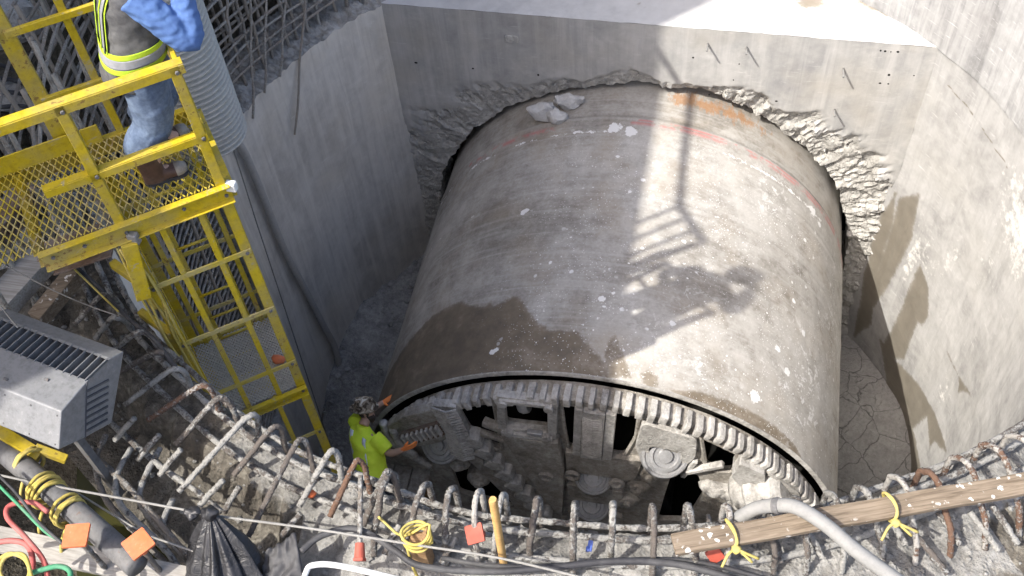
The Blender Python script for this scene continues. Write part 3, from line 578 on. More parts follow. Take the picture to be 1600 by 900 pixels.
# cutterhead: face plate with openings, gauge ring, teeth, discs
ch = MB(); FY = 5.985
def fo(u, v, y=FY): return Vector((TX + u, y, TZ + v))
outer = [(2.80 * sin(2 * pi * i / 96), 2.80 * cos(2 * pi * i / 96)) for i in range(96)]
def rpoly(pts, k=0.06):                     # round the corners
    out = []; n_ = len(pts)
    for i in range(n_):
        p, a, b = Vector(pts[i]), Vector(pts[i - 1]), Vector(pts[(i + 1) % n_])
        da, db = (a - p), (b - p); q = min(k, da.length * .4, db.length * .4); p1, p2 = p + da.normalized() * q, p + db.normalized() * q
        for t in (0, .33, .67, 1): out.append(tuple((p1.lerp(p, t)).lerp(p.lerp(p2, t), t)))
    return out
H1 = rpoly([(-1.50, 2.24), (-1.44, 2.42), (-1.06, 2.64), (-1.04, 1.45), (-1.20, 1.50), (-1.40, 1.80)])
H2 = rpoly([(-0.30, 2.72), (0.54, 2.70), (0.52, 2.2), (0.40, 1.72), (-0.24, 1.72), (-0.27, 2.1)])
H3 = rpoly([(1.22, 2.42), (1.64, 2.16), (1.62, 1.75), (1.46, 1.70), (1.32, 1.78)])
H4 = rpoly([(0.95, 1.45), (1.25, 1.55), (1.35, 1.1), (1.2, 0.3), (0.85, 0.2), (0.9, 0.9)])
H5 = rpoly([(-1.75, 0.9), (-1.2, 1.05), (-0.95, 0.35), (-1.0, -0.1), (-1.7, 0.1)])
H6 = rpoly([(-1.3, -1.0), (-0.4, -1.3), (-0.4, -2.4), (-1.2, -2.1)]); H7 = rpoly([(0.4, -1.2), (1.3, -0.9), (1.5, -1.9), (0.5, -2.3)])
HB = rpoly([(-0.95, 2.10), (-0.44, 2.13), (-0.42, 2.62), (-0.94, 2.60)]); ch.prism(outer, fo(0, 0), (1, 0, 0), (0, 0, 1), (0, 1, 0), 0.07, [H1, H2, H3, H4, H5, H6, H7, HB])
for h_ in (H1, H2, H3):                      # rolled lips round the openings
    ch.tube([fo(a, b, FY - 0.005) for a, b in h_] + [fo(*h_[0], FY - 0.005)], 0.024, 6, 0.5)
cut = build('cutterhead', ch, 'muck_steel', tbm, smooth='auto')
mb = MB(); prof = [(2.72, FY - 0.02), (2.76, FY - 0.03), (2.82, FY - 0.02), (2.85, FY + 0.03), (2.85, FY + 0.20), (2.6, FY + 0.20)]
mb.grid(200, len(prof), lambda i, j: cyp(i * 1.8, prof[j][1], prof[j][0] + 0.012 * fr(i * .3, j, 2)), wrap=True); build('gauge_ring', mb, 'muck_steel', cut, smooth='auto')
tm = MB(); tm.v = []; 
tm.loft([[(-.04, y, z0), (.04, y, z0), (.036 * k, y, z1), (-.036 * k, y, z1)] for y, z0, z1, k in ((-0.07, -.10, -.02, .9), (-0.05, -.08, 0.055, .97), (0.02, -.04, 0.07, 1), (0.24, -.02, 0.06, 1))])
tooth_me = tm.mesh('tooth', 'muck_pale', smooth=False)
bm = bmesh.new(); bm.from_mesh(tooth_me); bmesh.ops.bevel(bm, geom=list(bm.edges), offset=0.007, segments=1, affect='EDGES'); bm.to_mesh(tooth_me); bm.free()
i = 0; t = -112.0
while t < 112:
    r = radians(t); j = random.uniform(-.012, .012)
    inst('tooth', tooth_me, frame(cyp(t, FY - 0.03 + j, 2.85), (cos(r), 0, -sin(r)), (0, 1, 0), (sin(r), 0, cos(r))) @ Matrix.Diagonal((random.uniform(.78, 1.12), random.uniform(.66, .76), random.uniform(.55, .95), 1)), cut)
    t += 2.62 + random.uniform(-.12, .12)
# square cutter box
mb = MB(); bo = [(-1.04, 1.98), (-0.36, 2.02), (-0.33, 2.82), (-1.0, 2.78)]; bi = [(-0.93, 2.12), (-0.46, 2.15), (-0.44, 2.68), (-0.92, 2.66)]
mb.prism(bo, fo(0, 0, FY - 0.08), (1, 0, 0), (0, 0, 1), (0, 1, 0), 0.10, [rpoly(bi, .04)])
for u, v in ((-0.90, 2.07), (-0.48, 2.09), (-0.93, 2.70), (-0.42, 2.73)): mb.lathe([(0, -.05), (.045, -.04), (.055, 0), (.055, .05), (0, .05)], fo(u, v, FY - 0.09), (0, -1, 0), 12)
mb.beam(fo(-0.97, 2.73, FY - .09), fo(-0.38, 2.76, FY - .09), 0.05, 0.06); mb.beam(fo(-0.99, 2.03, FY - .09), fo(-0.40, 2.06, FY - .09), 0.06, 0.07)
build('cutter_box', mb, 'muck_pale', cut, bevel=0.012, smooth='auto')
mb = MB(); mb.beam(fo(-.75, 2.25, FY + .1), fo(-.62, 2.62, FY + .2), 0.09, 0.09); mb.lathe([(0, 0), (.1, 0), (.12, .06), (.1, .12), (0, .12)], fo(-.8, 2.4, FY + .1), (1, 0, .3), 16); mb.box(fo(-0.60, 2.62, FY + .02), (0.18, .06, .08)); mb.box(fo(-0.6, 2.14, FY - .10), (0.17, .06, .06))
build('cutter_mount', mb, 'bright_steel', cut, smooth='auto', bevel=.008)
# wedge plate below the box, hub wedge
mb = MB(); mb.prism([(-1.0, 1.98), (-0.34, 2.0), (-0.28, 1.35), (-0.34, 0.10), (-0.62, 0.75)], fo(0, 0, FY - 0.12), (1, 0, 0), (0, 0, 1), (0, 1, 0), 0.16)
mb.prism([(-0.27, 1.74), (0.62, 1.78), (0.55, 1.28), (-0.27, 1.26)], fo(0, 0, FY - 0.07), (1, 0, 0), (0, 0, 1), (0, 1, 0), 0.10)
mb.prism([(-0.27, 0.92), (0.42, 0.95), (0.40, 0.55), (-0.27, 0.55)], fo(0, 0, FY - 0.07), (1, 0, 0), (0, 0, 1), (0, 1, 0), 0.10)
mb.prism([(-0.27, 0.22), (0.42, 0.25), (0.40, -0.55), (-0.27, -0.55)], fo(0, 0, FY - 0.07), (1, 0, 0), (0, 0, 1), (0, 1, 0), 0.10)
for u, v in ((-0.5, 1.2), (-0.18, 1.33), (0.34, 1.3)): mb.lathe([(.05, 0), (.095, 0), (.095, .05), (.06, .05), (.05, 0.02)], fo(u, v, FY - .12), (0, -1, 0), 16)
build('wedge_plate', mb, 'muck_steel', cut, smooth='auto', bevel=0.01)
# ribbed bar across the second opening, with a chevron surface
mb = MB(); mb.beam(fo(-.14, 1.72, FY - .02), fo(-.10, 2.74, FY - .02), 0.09, 0.12, (0, -1, 0)); mb.beam(fo(0.03, 1.72, FY - .04), fo(.07, 2.74, FY - .04), 0.24, 0.12, (0, -1, 0)); mb.beam(fo(.21, 1.72, FY - .02), fo(.25, 2.74, FY - .02), 0.11, 0.13, (0, -1, 0))
for k in range(23):
    v = 1.78 + k * 0.037
    for s_ in (-1, 1): mb.beam(fo(.05, v, FY - .105), fo(.05 + s_ * .11, v + .05, FY - .105), 0.012, 0.016, (0, -1, 0))
build('scraper_bar', mb, 'muck_pale', cut, bevel=.006)
# disc cutters
def disc(u, v, R, y=FY - 0.03, tilt=0.0, axis=None):
    m = MB(); ax = Vector(axis or (.25 * sin(tilt), -.72, .68)); o = fo(u, v, y)
    m.lathe([(0.0, -.10), (R, -.10), (R, .0), (R * .93, .028), (R * .84, .03), (R * .80, .008), (R * .70, .008), (R * .66, .045), (R * .52, .05), (R * .48, .025), (R * .30, .025), (R * .27, .06), (0, .065)], o, ax, 36)
    return build('disc_cutter', m, 'bright_steel', cut, smooth='auto')
disc(0.05, 1.16, 0.23); disc(0.03, 0.42, 0.23); disc(-1.80, 1.40, 0.25, FY - .03, -0.9); disc(0.86, 1.94, 0.28, FY - .03, 0.9); disc(0.05, -.3, .23)
for u, v in ((0.70, 1.45), (0.585, 1.06), (0.47, 0.70), (-1.62, 0.98), (-1.4, 0.62)):
    m = MB(); m.lathe([(0, .10), (.035, .10), (.05, .06), (.09, .055), (.10, .02), (.145, .0), (.155, -.05), (.155, -.2), (0, -.2)], fo(u, v, FY - .03), (0, -1, .1), 22); build('roller', m, 'muck_steel', cut, smooth='auto')
# spoke with a row of bucket teeth running down to the right
for k in range(8):
    q = k / 7; u, v = lerp(-1.36, -.60, q), lerp(1.72, .02, q); m = MB()
    m.prism([(-.13, -.02), (-.05, .12), (.09, .10), (.13, -.05), (.04, -.14)], fo(u, v, FY - .13), (1, 0, 0), (0, 0, 1), (0, 1, .15), .17); build('bucket_tooth', m, 'muck_pale', cut, bevel=.02)
mb = MB(); mb.beam(fo(-1.55, 1.62, FY - .03), fo(-.78, 0.0, FY - .03), .20, .10, (0, -1, 0)); mb.beam(fo(-1.22, 2.06, FY), fo(-.98, 2.03, FY - .05), .1, .1, (0, -1, 0)); mb.beam(fo(-1.30, 1.80, FY), fo(-.8, 1.72, FY - .04), .07, .08, (0, -1, 0))
build('spoke', mb, 'muck_steel', cut, bevel=.015)
# left scraper bucket: ribbed plate in an arched housing
mb = MB(); 
mb.prism(rpoly([(-2.42, 1.72), (-2.15, 2.05), (-1.62, 2.40), (-1.52, 2.10), (-1.70, 1.62), (-2.05, 1.36)], .08), fo(0, 0, FY - .09), (1, 0, 0), (0, 0, 1), (0, 1, 0), .12)
build('bucket_housing', mb, 'muck_steel', cut, smooth='auto', bevel=.012)
mb = MB(); mb.prism([(-2.22, 1.70), (-1.72, 2.10), (-1.66, 1.86), (-2.12, 1.48)], fo(0, 0, FY - .14), (1, 0, 0), (0, 0, 1), (0, 1, 0), .06); build('bucket_plate', mb, 'brown_steel', cut, bevel=.008)
for k in range(8):
    m = MB(); u, v = lerp(-2.19, -1.74, k / 7), lerp(1.68, 2.03, k / 7); m.beam(fo(u, v + .05, FY - .17), fo(u + .05, v - .12, FY - .17), .03, .06, (0, -1, 0)); build('rib', m, 'muck_pale', cut, bevel=.006)
mb = MB()
for k in range(22):
    q = k / 21; a_ = lerp(-0.2, 1.9, q); u, v = -1.62 + .10 * sin(a_), lerp(2.42, 1.35, q); mb.tube([fo(u - .13, v - .02, FY - .11), fo(u + .05, v, FY - .16), fo(u + .16, v - .015, FY - .10)], .02, 6, .3)
mb.prism([(-1.76, 2.42), (-1.48, 2.46), (-1.40, 1.9), (-1.50, 1.30), (-1.72, 1.32), (-1.62, 1.9)], fo(0, 0, FY - .10), (1, 0, 0), (0, 0, 1), (0, 1, 0), .10)
build('chevron_band', mb, 'muck_pale', cut, bevel=.005)
mb = MB(); mb.tube(bez([fo(-2.44, 1.80, FY - .06), fo(-2.40, 1.5, FY - .09), fo(-2.2, 1.16, FY - .1), fo(-1.95, .95, FY - .1)], 8), .05, 8, .3); mb.tube(bez([fo(-2.32, 1.72, FY - .1), fo(-2.28, 1.45, FY - .12), fo(-2.1, 1.2, FY - .13)], 6), .045, 8, .3); build('bucket_lip', mb, 'muck_pale', cut, smooth=True)
# right side: shroud with muck, roller cutter, heavy castings
mb = MB(); mb.prism(rpoly([(0.58, 2.62), (1.18, 2.45), (1.20, 2.02), (1.05, 1.70), (0.62, 1.62), (0.52, 2.1)], .08), fo(0, 0, FY - .06), (1, 0, 0), (0, 0, 1), (0, 1, 0), .09, [rpoly([(0.68, 2.14), (1.04, 2.10), (1.02, 1.80), (0.70, 1.76)], .08)])
mb.beam(fo(1.12, 1.70, FY - .06), fo(1.5, 1.98, FY - .06), .06, .08, (0, -1, 0)); mb.beam(fo(1.08, 1.55, FY - .04), fo(1.2, 1.95, FY - .04), .06, .08, (0, -1, 0)); build('disc_housing', mb, 'muck_pale', cut, smooth='auto', bevel=.012)
mb = MB(); mb.lathe([(0, -.32), (.16, -.32), (.24, -.26), (.27, -.16), (.24, -.12), (.31, -.06), (.32, .04), (.27, .08), (.30, .14), (.28, .24), (.18, .32), (0, .32)], fo(1.95, 1.55, FY - .06), (0.85, -.1, .5), 30); build('roller_cutter', mb, 'muck_pale', cut, smooth='auto')
mb = MB(); mb.prism(rpoly([(1.66, 2.22), (1.95, 2.05), (1.98, 1.80), (1.72, 1.70), (1.60, 1.9)], .03), fo(0, 0, FY - .16), (1, 0, 0), (0, 0, 1), (0, 1, 0), .24); mb.prism(rpoly([(1.98, 2.02), (2.38, 1.62), (2.42, 1.30), (2.15, 1.35), (1.98, 1.75)], .05), fo(0, 0, FY - .10), (1, 0, 0), (0, 0, 1), (0, 1, 0), .2, [rpoly([(2.08, 1.78), (2.26, 1.60), (2.24, 1.48), (2.08, 1.62)], .03)]); build('gauge_block', mb, 'muck_pale', cut, smooth='auto', bevel=.02)
for k in range(7):
    m = MB(); u, v = (1.45, 1.35)[0] + 0.16 * k, 1.38 - .13 * k + .12 * (k % 2); m.lump(fo(u, v, FY - .05), (.17, .12, .10), k + 3, 2, .4); build('caked_muck', m, 'muck_pale', cut, smooth=True)
for k in range(9):
    m = MB(); a_ = 44 + k * 4.6; p = cyp(a_, FY - .06, 2.58); m.obox(p, Vector((cos(radians(a_)), 0, -sin(radians(a_)))) * .08, (0, .07, 0), Vector((sin(radians(a_)), 0, cos(radians(a_)))) * .11); build('gauge_cutter', m, 'muck_pale', cut, bevel=.02)
mb = MB(); mb.lathe([(0, 0), (1.0, 0), (1.0, 1.0), (0, 1.0)], fo(0, 0, FY + .22), (0, 1, 0), 40); build('drive_hub', mb, 'dark_void', cut)

# chunks of concrete fallen on the shield
for k, (px, py, sz, lab) in enumerate(((850, 176, (.19, .10, .14), 'flat pale concrete chunk on the shield, leftmost of three under the hole edge'), (887, 158, (.19, .10, .12), 'pale concrete chunk wedged under the top of the hole edge, uppermost of three'), (871, 182, (.14, .10, .10), 'small rounded concrete chunk on the shield, lowest of three'))):
    q = on_shield(px, py, TR + 0.07); m = MB(); m.lump(q, sz, k + 1, 3, .45); tag(build('concrete_chunk', m, 'chunk', smooth='auto'), lab, 'rubble', 'concrete chunks on the shield')

# ------------------------------------------------------------------ unseen blocks added beyond the left edge to shade the left of the shaft
def sun_block(name, x_, y_, sx, sy, zt_, label):
    z0 = ZR - 0.35; t_ = thing(name, (x_ - sx / 2, y_ + sy / 2, z0), label, 'shade block')
    m = MB(); m.box((x_ - sx / 2, y_ + sy / 2, (z0 + zt_) / 2), (sx, sy, zt_ - z0)); build('wall', m, 'wall_panel', t_)
    m = MB(); m.box((x_ - sx / 2, y_ + sy / 2, zt_ + .06), (sx - .02, sy - .02, .12)); build('roof', m, 'grey_metal', t_)
    k = z0 + 1.2
    while k < zt_ - 1.4:
        for q in range(max(1, int(sy / 2.2))):
            m = MB(); m.box((x_ + .01, y_ + 1.2 + q * 2.2, k + .5), (.05, 1.1, 1.0)); w_ = build('window', m, 'white_plastic', t_)
            m = MB(); m.box((x_ + .03, y_ + 1.2 + q * 2.2, k + .5), (.04, .96, .86)); build('pane', m, 'window_glass', w_)
        k += 2.6
sun_block('shade_block', -7.5, -0.5, 7, 4.75, H + 2.4, 'low grey block added out of view to shade the left of the shaft')
sun_block('shade_block', -7.5, 4.27, 7, 14, H + 10.0, 'tall grey block added out of view to shade the left of the shaft')

# ------------------------------------------------------------------ yellow access platform and ladder cage
ZP = H - 5.13
FR = at_z(355, 295, ZP); FL = at_z(78, 398, ZP); U = (FL - FR).normalized(); Vv = Vector((U.y, -U.x, 0)); Vv = Vv if Vv.y > 0 else -Vv
UP = Vector((0, 0, 1)); LEN = (FL - FR).length + 0.75; DEP = 0.80
def PF(u, v, z=0.0): return FR + U * u + Vv * v + UP * z
plat = thing('access_platform', PF(0.6, 0.4), 'yellow steel access platform with railings and diamond mesh floor', 'platform')
def bar(name, p, q, w_=0.05, h_=0.05, up=UP, par=plat, mat='yellow_paint', bev=0.004): m = MB(); m.beam(p, q, w_, h_, up); return build(name, m, mat, par, bevel=bev, seg=1)
def angle_bar(name, p, q, d1, d2, w_=0.06, t_=0.008, par=plat):     # L section with legs along d1 and d2
    m = MB(); p, q = Vector(p), Vector(q); d1, d2 = Vector(d1).normalized(), Vector(d2).normalized(); ln = (q - p) / 2; c_ = (p + q) / 2
    m.obox(c_ + d1 * w_ / 2, ln, d1 * w_ / 2, d2 * t_ / 2); m.obox(c_ + d2 * (w_ / 2 + t_ / 2), ln, d2 * w_ / 2, d1 * t_ / 2); return build(name, m, 'yellow_paint', par, bevel=.002, seg=1)
TOP = 1.05
def channel(name, p, q, h_, w_, out, par=plat):
    m = MB(); p, q, out = Vector(p), Vector(q), Vector(out).normalized(); c_ = (p + q) / 2; ln = (q - p) / 2
    m.obox(c_, ln, UP * h_ / 2, out * .005); m.obox(c_ + UP * (h_ / 2) + out * w_ / 2, ln, UP * .005, out * w_ / 2); m.obox(c_ - UP * (h_ / 2) + out * w_ / 2, ln, UP * .005, out * w_ / 2)
    return build(name, m, 'yellow_paint', par, bevel=.002, seg=1)
channel('floor_beam', PF(-.02, 0, -.02), PF(1.22, 0, -.02), .14, .05, -Vv)
channel('floor_beam', PF(-.02, DEP, -.02), PF(LEN, DEP, -.02), .12, .05, Vv)
channel('floor_beam', PF(0, .01, -.03), PF(0, DEP - .01, -.03), .12, .05, -U)
channel('floor_beam', PF(1.20, .01, -.035), PF(1.20, DEP - .01, -.035), .11, .05, U)
bar('toe_plate', PF(.62, DEP - .01, .12), PF(LEN, DEP - .01, .12), .012, .16)
angle_bar('top_rail', PF(-.03, 0, TOP), PF(LEN, 0, TOP), Vv, -UP, .065)
angle_bar('mid_rail', PF(-.01, 0, .50), PF(1.0, 0, .50), Vv, -UP, .055)
angle_bar('post', PF(0, 0, -.08), PF(0, 0, TOP - .002), U, Vv, .06)
angle_bar('post', PF(.665, 0, -.08), PF(.665, 0, TOP - .002), U, Vv, .06)
bar('post', PF(LEN - .2, .0, -.1), PF(LEN - .2, .0, TOP - .02), .06, .05)
angle_bar('post', PF(0.01, DEP, -.08), PF(0.01, DEP, TOP), U, -Vv, .05)
channel_p = [(1.07, .088, 3.4), ]
m = MB(); p, q = PF(.86, DEP + .02, -.1), PF(.86, DEP + .02, 2.2); m.beam(p, q, .10, .012, Vv); m.beam(p + U * .046 + Vv * .028, q + U * .046 + Vv * .028, .010, .055, Vv); m.beam(p - U * .046 + Vv * .028, q - U * .046 + Vv * .028, .010, .055, Vv); build('mast', m, 'yellow_paint', plat, bevel=.003, seg=1)
bar('mast_stay', PF(.50, DEP + .03, -.05), PF(.50, DEP + .03, 2.2), .05, .03, Vv)
for z_ in (.50, 1.04): bar('back_rail', PF(.02, DEP + .004, z_), PF(.86, DEP + .004, z_), .03, .05)
for z_ in (1.05,): bar('back_rail', PF(.90, DEP, z_), PF(LEN, DEP, z_), .035, .06)
for z_ in (1.55, 2.18): bar('back_rail', PF(.50, DEP + .03, z_), PF(LEN, DEP + .03, z_), .03, .05)
bar('side_rail', PF(0, .03, .50), PF(0, DEP, .50), .03, .05); bar('side_rail', PF(0.0, .05, TOP - .03), PF(0.0, DEP, TOP - .03), .03, .05)
def grating(name, o, du, dv, lu, lv, par, mat='yellow_paint', sx=.048, slope=2.1, wd=.007):      # expanded metal: two families of thin crossing strands
    m = MB(); o, du, dv = Vector(o), Vector(du), Vector(dv)
    for s_ in (1, -1):
        k = -lv / slope if s_ > 0 else 0
        while k < lu + (0 if s_ > 0 else lv / slope):
            a, b = (k, 0.0), (k + s_ * lv / slope, lv)
            (x1_, y1_), (x2_, y2_) = a, b; t0, t1 = 0.0, 1.0; dx = x2_ - x1_
            for lim, sg in ((0, 1), (lu, -1)):
                f1, f2 = (x1_ - lim) * sg, (x2_ - lim) * sg
                if f1 < 0 and f2 < 0: t0, t1 = 1, 0
                elif f1 < 0: t0 = max(t0, f1 / (f1 - f2))
                elif f2 < 0: t1 = min(t1, f1 / (f1 - f2))
            if t1 - t0 > .02:
                P_ = lambda t: o + du * (x1_ + dx * t) + dv * (y1_ + (y2_ - y1_) * t) + UP * (.002 * s_)
                m.beam(P_(t0), P_(t1), wd, .009)
            k += sx
    return build(name, m, mat, par)
grating('mesh_floor', PF(.01, .01, .05), U, Vv, 1.62, DEP - .02, plat, 'yellow_dusty')
m = MB(); m.box(PF(-.03, -.01, 0.02), (.07, .05, .07)); build('corner_lug', m, 'white_plastic', plat, bevel=.008)
m = MB(); m.box(PF(.66, -.03, -.09), (.07, .05, .09)); build('corner_lug', m, 'grey_metal', plat, bevel=.008)
bolt = MB(); bolt.lathe([(0, .012), (.012, .012), (.014, 0), (0, 0)], (0, 0, 0), (0, -1, 0), 6); bolt_me = bolt.mesh('bolt', 'dark_steel')
def bolts(par, pts):
    for p in pts: inst('bolt', bolt_me, frame(p - Vv * .012, U, Vv, UP), par)
bolts(plat, [PF(u, 0, z) for u in (.02, .685) for z in (-.04, .03, .48, TOP - .04)] + [PF(.3, 0, -.02), PF(.95, 0, -.02), PF(1.15, 0, -.02)])
# ladder cage below the platform
CW = 0.74
cage = thing('ladder_cage', PF(CW / 2, .4, -3.9), 'yellow steel ladder cage hanging down into the shaft below the platform', 'ladder')
zb = -3.92
for u, v, b_ in ((0, 0, zb), (CW, 0, zb), (0, DEP, zb), (CW, DEP, zb)):
    angle_bar('post', PF(u, v, -.10), PF(u, v, b_), U if u == 0 else -U, Vv if v == 0 else -Vv, .07, .009, cage)
for z_ in (-.62, -1.30, -2.02):
    bar('hoop_bar', PF(.0, -.01, z_), PF(CW, -.01, z_), .012, .05, par=cage, mat='yellow_dusty'); bar('hoop_bar', PF(.0, .01, z_ + .03), PF(.0, DEP, z_ + .03), .012, .045, par=cage, mat='yellow_dusty'); bar('hoop_bar', PF(CW, .01, z_ + .03), PF(CW, DEP, z_ + .03), .012, .045, par=cage, mat='yellow_dusty'); bar('hoop_bar', PF(0, DEP, z_ + .02), PF(CW, DEP, z_ + .02), .012, .045, par=cage, mat='yellow_dusty')
for u, v in ((.22, -.01), (.48, -.01), (.0, .28), (.0, .54), (.12, DEP - .02), (.22, DEP - .03), (.5, DEP - .03), (.62, DEP - .02), (CW, .28), (CW, .54)): bar('cage_strip', PF(u, v, -.1), PF(u, v, -2.42), .042, .01, Vv if v < 0 or v > .6 else U, cage)
for k in range(11): m = MB(); z_ = -.25 - k * .30; m.tube([PF(.22, DEP - .05, z_), PF(.5, DEP - .05, z_)], .012, 8); build('rung', m, 'yellow_paint', cage, smooth=True)
ZD = -2.42
channel('landing_beam', PF(0, -.012, ZD), PF(CW, -.012, ZD), .10, .04, -Vv, cage); channel('landing_beam', PF(0, DEP + .012, ZD), PF(CW, DEP + .012, ZD), .10, .04, Vv, cage)
for u in (.26, .5): bar('landing_joist', PF(u, 0, ZD + .02), PF(u, DEP, ZD + .02), .05, .03, par=cage, mat='yellow_dusty')
grating('landing_mesh', PF(.01, .01, ZD + .05), U, Vv, CW - .02, DEP - .02, cage, 'galvanised', .03, 1.3, .011)
for u in (0.26, 0.5): bar('lower_strip', PF(u, -.01, ZD - .06), PF(u, -.01, zb), .04, .012, Vv, cage)
for z_ in (-3.1, -3.88): bar('hoop_bar', PF(0, -.01, z_), PF(CW, -.01, z_), .012, .05, par=cage, mat='yellow_dusty')
bolts(cage, [PF(u, -.01, z) for u in (.035, CW - .035) for z in (-.62, -1.3, -2.02, ZD, -3.1)])
# brackets to the wall
for z_, u in ((-.62, .84), (-1.2, .84), (-1.8, .86), (-2.4, .86)):
    m = MB(); m.beam(PF(CW, .02, z_), PF(CW + .16, .32, z_ + .02), .055, .075); m.beam(PF(CW + .03, .07, z_ - .03), PF(CW + .02, .05, z_ - .26), .05, .05, Vv); build('bracket', m, 'yellow_paint', cage, bevel=.005, seg=1)
m = MB(); m.beam(PF(.70, -.04, -.10), PF(.78, -.05, -.62), .10, .07, Vv); build('knee_brace', m, 'yellow_paint', cage, bevel=.005)
# yellow lines running down the cage
lb_ = thing('line_bundle', PF(CW, -.04, -2.6), 'bundle of thin yellow lines hanging down the left side of the ladder cage', 'cable')
for k in range(5):
    m = MB(); m.tube(bez([PF(CW - .02 + .015 * k, -.03 - .02 * (k % 2), -.12)] + [PF(CW - .06 + .03 * k + random.uniform(-.03, .03), -.05 + .02 * (k % 3), -.12 - .5 * j) for j in range(1, 6)], 6), .009, 6); build('air_line', m, 'yellow_rope', lb_, smooth=True)

# ------------------------------------------------------------------ reinforcement on the left
def ribbed(path, r, n=7, step=.03, rj=.22, seed=0): return MB().tube(resample(path, step), r, n, rj, seed=seed)
rc = thing('reinforcement_cage', pol(170, ZL - .1, 5.0), 'grey reinforcement bar mat standing on the low wall at the upper left', 'rebar')
def vbar_mesh(L, r, seed):
    m = MB(); pts = [Vector((0.01 * sin(k * .9 + seed), .01 * cos(k * .7 + seed), L * k / 40)) for k in range(41)]; m.tube(pts, r, 6, .25, seed=seed); return m.mesh('vertical_bar', 'rebar_cage', smooth=True)
VB = [vbar_mesh(3.6, .022, s_) for s_ in range(4)]
k = 0; a_ = 139.5
while a_ < 222:
    for R_ in ((4.86, 5.30) if a_ < 178.5 else (4.74, 5.30)):
        low = ltop(a_) - .15
        inst('vertical_bar', VB[k % 4], Matrix.Translation(pol(a_ + random.uniform(-.4, .4) + (1.1 if R_ > 5 else 0), low + random.uniform(-.1, .1) - 0, R_)) @ Matrix.Rotation(random.uniform(-.05, .05), 4, 'X') @ Matrix.Rotation(random.uniform(-.05, .05), 4, 'Y') @ Matrix.Diagonal((1, 1, 2.2 if a_ > 178.5 else random.uniform(.75, 1.05), 1)), rc); k += 1
    a_ += 2.35
for R_, n_, z0 in ((4.83, 19, .16), (5.27, 13, .22)):
    for k in range(n_):
        z_ = ZL + z0 + k * (.155 if R_ < 5 else .22) + random.uniform(-.02, .02); m = ribbed([pol(138.5 + j * 1.2, z_ + .02 * sin(j * .35 + k), R_ + .006 * (k % 3)) for j in range(70)], .017, 6, .05, .25, k); build('horizontal_bar', m, 'rebar_cage', rc, smooth=True)
for k in range(40):
    z_ = ZL - 4.3 + k * .115; m = ribbed([pol(178.8 + j * 1.15, z_ + .01 * sin(j + k), 4.70) for j in range(30)], .017, 6, .05, .25, k); build('horizontal_bar', m, 'rebar_cage', rc, smooth=True)
# loose long bars hanging in front of the mat
for k, ((ax, ay), (bx, by), lab) in enumerate((((478, -20), (461, 210), 'long thin grey bar hanging lowest in front of the curved wall'), ((447, -20), (438, 120), 'thin bar leaning on the mat, second from the lowest hanging bar'), ((415, -10), (414, 145), 'thin straight bar leaning on the mat between two others'), ((390, -10), (396, 185), 'thin bar leaning on the mat nearest the corrugated pipe, reaching the wall top'), ((353, -10), (360, 66), 'short thin bar hanging beside the corrugated pipe'))):
    p, q = on_wall(ax, ay, 4.62), on_wall(bx, by, 4.52); m = ribbed([p.lerp(q, j / 10) + Vector((.01 * sin(j), 0, 0)) for j in range(11)], .016, 6, .04, .2, k); tag(build('loose_bar', m, 'rebar_cage', smooth=True), lab, 'rebar', 'loose bars leaning on the reinforcement')
# corrugated pipe
pc = Vector((-5.0, 7.02, 0)); z0, z1 = H - 7.62, H - 3.2; m = MB(); nz_ = 300; rp = .37
m.loft([[(pc.x + (rp + .021 * sin(2 * pi * (z - z0) / .062 + j * 2 * pi / 40)) * cos(2 * pi * j / 40), pc.y + (rp + .021 * sin(2 * pi * (z - z0) / .062 + j * 2 * pi / 40)) * sin(2 * pi * j / 40), z) for j in range(40)] for z in [lerp(z0, z1, i / 480) for i in range(481)]], cap=False)
cp_ = build('corrugated_pipe', m, 'galvanised', smooth=True); tag(cp_, 'wide grey corrugated metal pipe standing in front of the reinforcement', 'pipe')
mm = cp_.modifiers.new('t', 'SOLIDIFY'); mm.thickness = .012

# ------------------------------------------------------------------ bars bent over the rim
def hairpin(px, py, hgt=.40, wd=.24, lean=0.0, run=0.0, r=.021, mat='rebar_crust', seed=0):
    top = at_z(px, py, ZR + hgt - .02); v = Vector((top.x - CX, top.y - CY, 0)); R_ = v.length; n = v.normalized(); tg = Vector((-n.y, n.x, 0)) * lean; top = top + n * (wd * .36)
    b = wd / 2; pts = [top + n * (-b * .9) + UP * (-hgt - .12), top + n * (-b) + UP * (-hgt * .45), top + n * (-b * .92) + UP * (-.09), top + n * (-b * .5) + UP * (-.015), top, top + n * (b * .6) + UP * (-.03) + tg * .2, top + n * (b * 1.1) + UP * (-.12) + tg * .4, top + n * (b * 1.5 + run * .5) + UP * (-hgt * .62) + tg * .8, top + n * (b * 1.7 + run) + UP * (-hgt - .06) + tg]
    m = MB().tube(resample(bez(pts, 6), .0105), r * .95, 8, .26, seed=seed * 1.7, rib=.16); return build('rebar_hoop', m, mat, sw, smooth=True)
hoops = [(609, 736, .32, .24, .12), (664, 752, .34, .24, .08), (706, 758, .34, .23, .06), (748, 762, .36, .22, .05), (786, 768, .36, .20, .05), (840, 774, .36, .2, .0), (898, 782, .36, .22, .05), (958, 782, .38, .2, .0), (1020, 786, .38, .22, .03), (1076, 785, .38, .22, .03), (1136, 786, .36, .22, .04), (1196, 780, .34, .22, .05), (1246, 774, .30, .24, .06), (1300, 766, .3, .26, .06), (1348, 757, .3, .26, .08), (1402, 740, .32, .27, .1), (1450, 731, .32, .27, .1), (1500, 710, .34, .28, .12), (1548, 690, .34, .28, .12), (1590, 676, .34, .28, .12)]
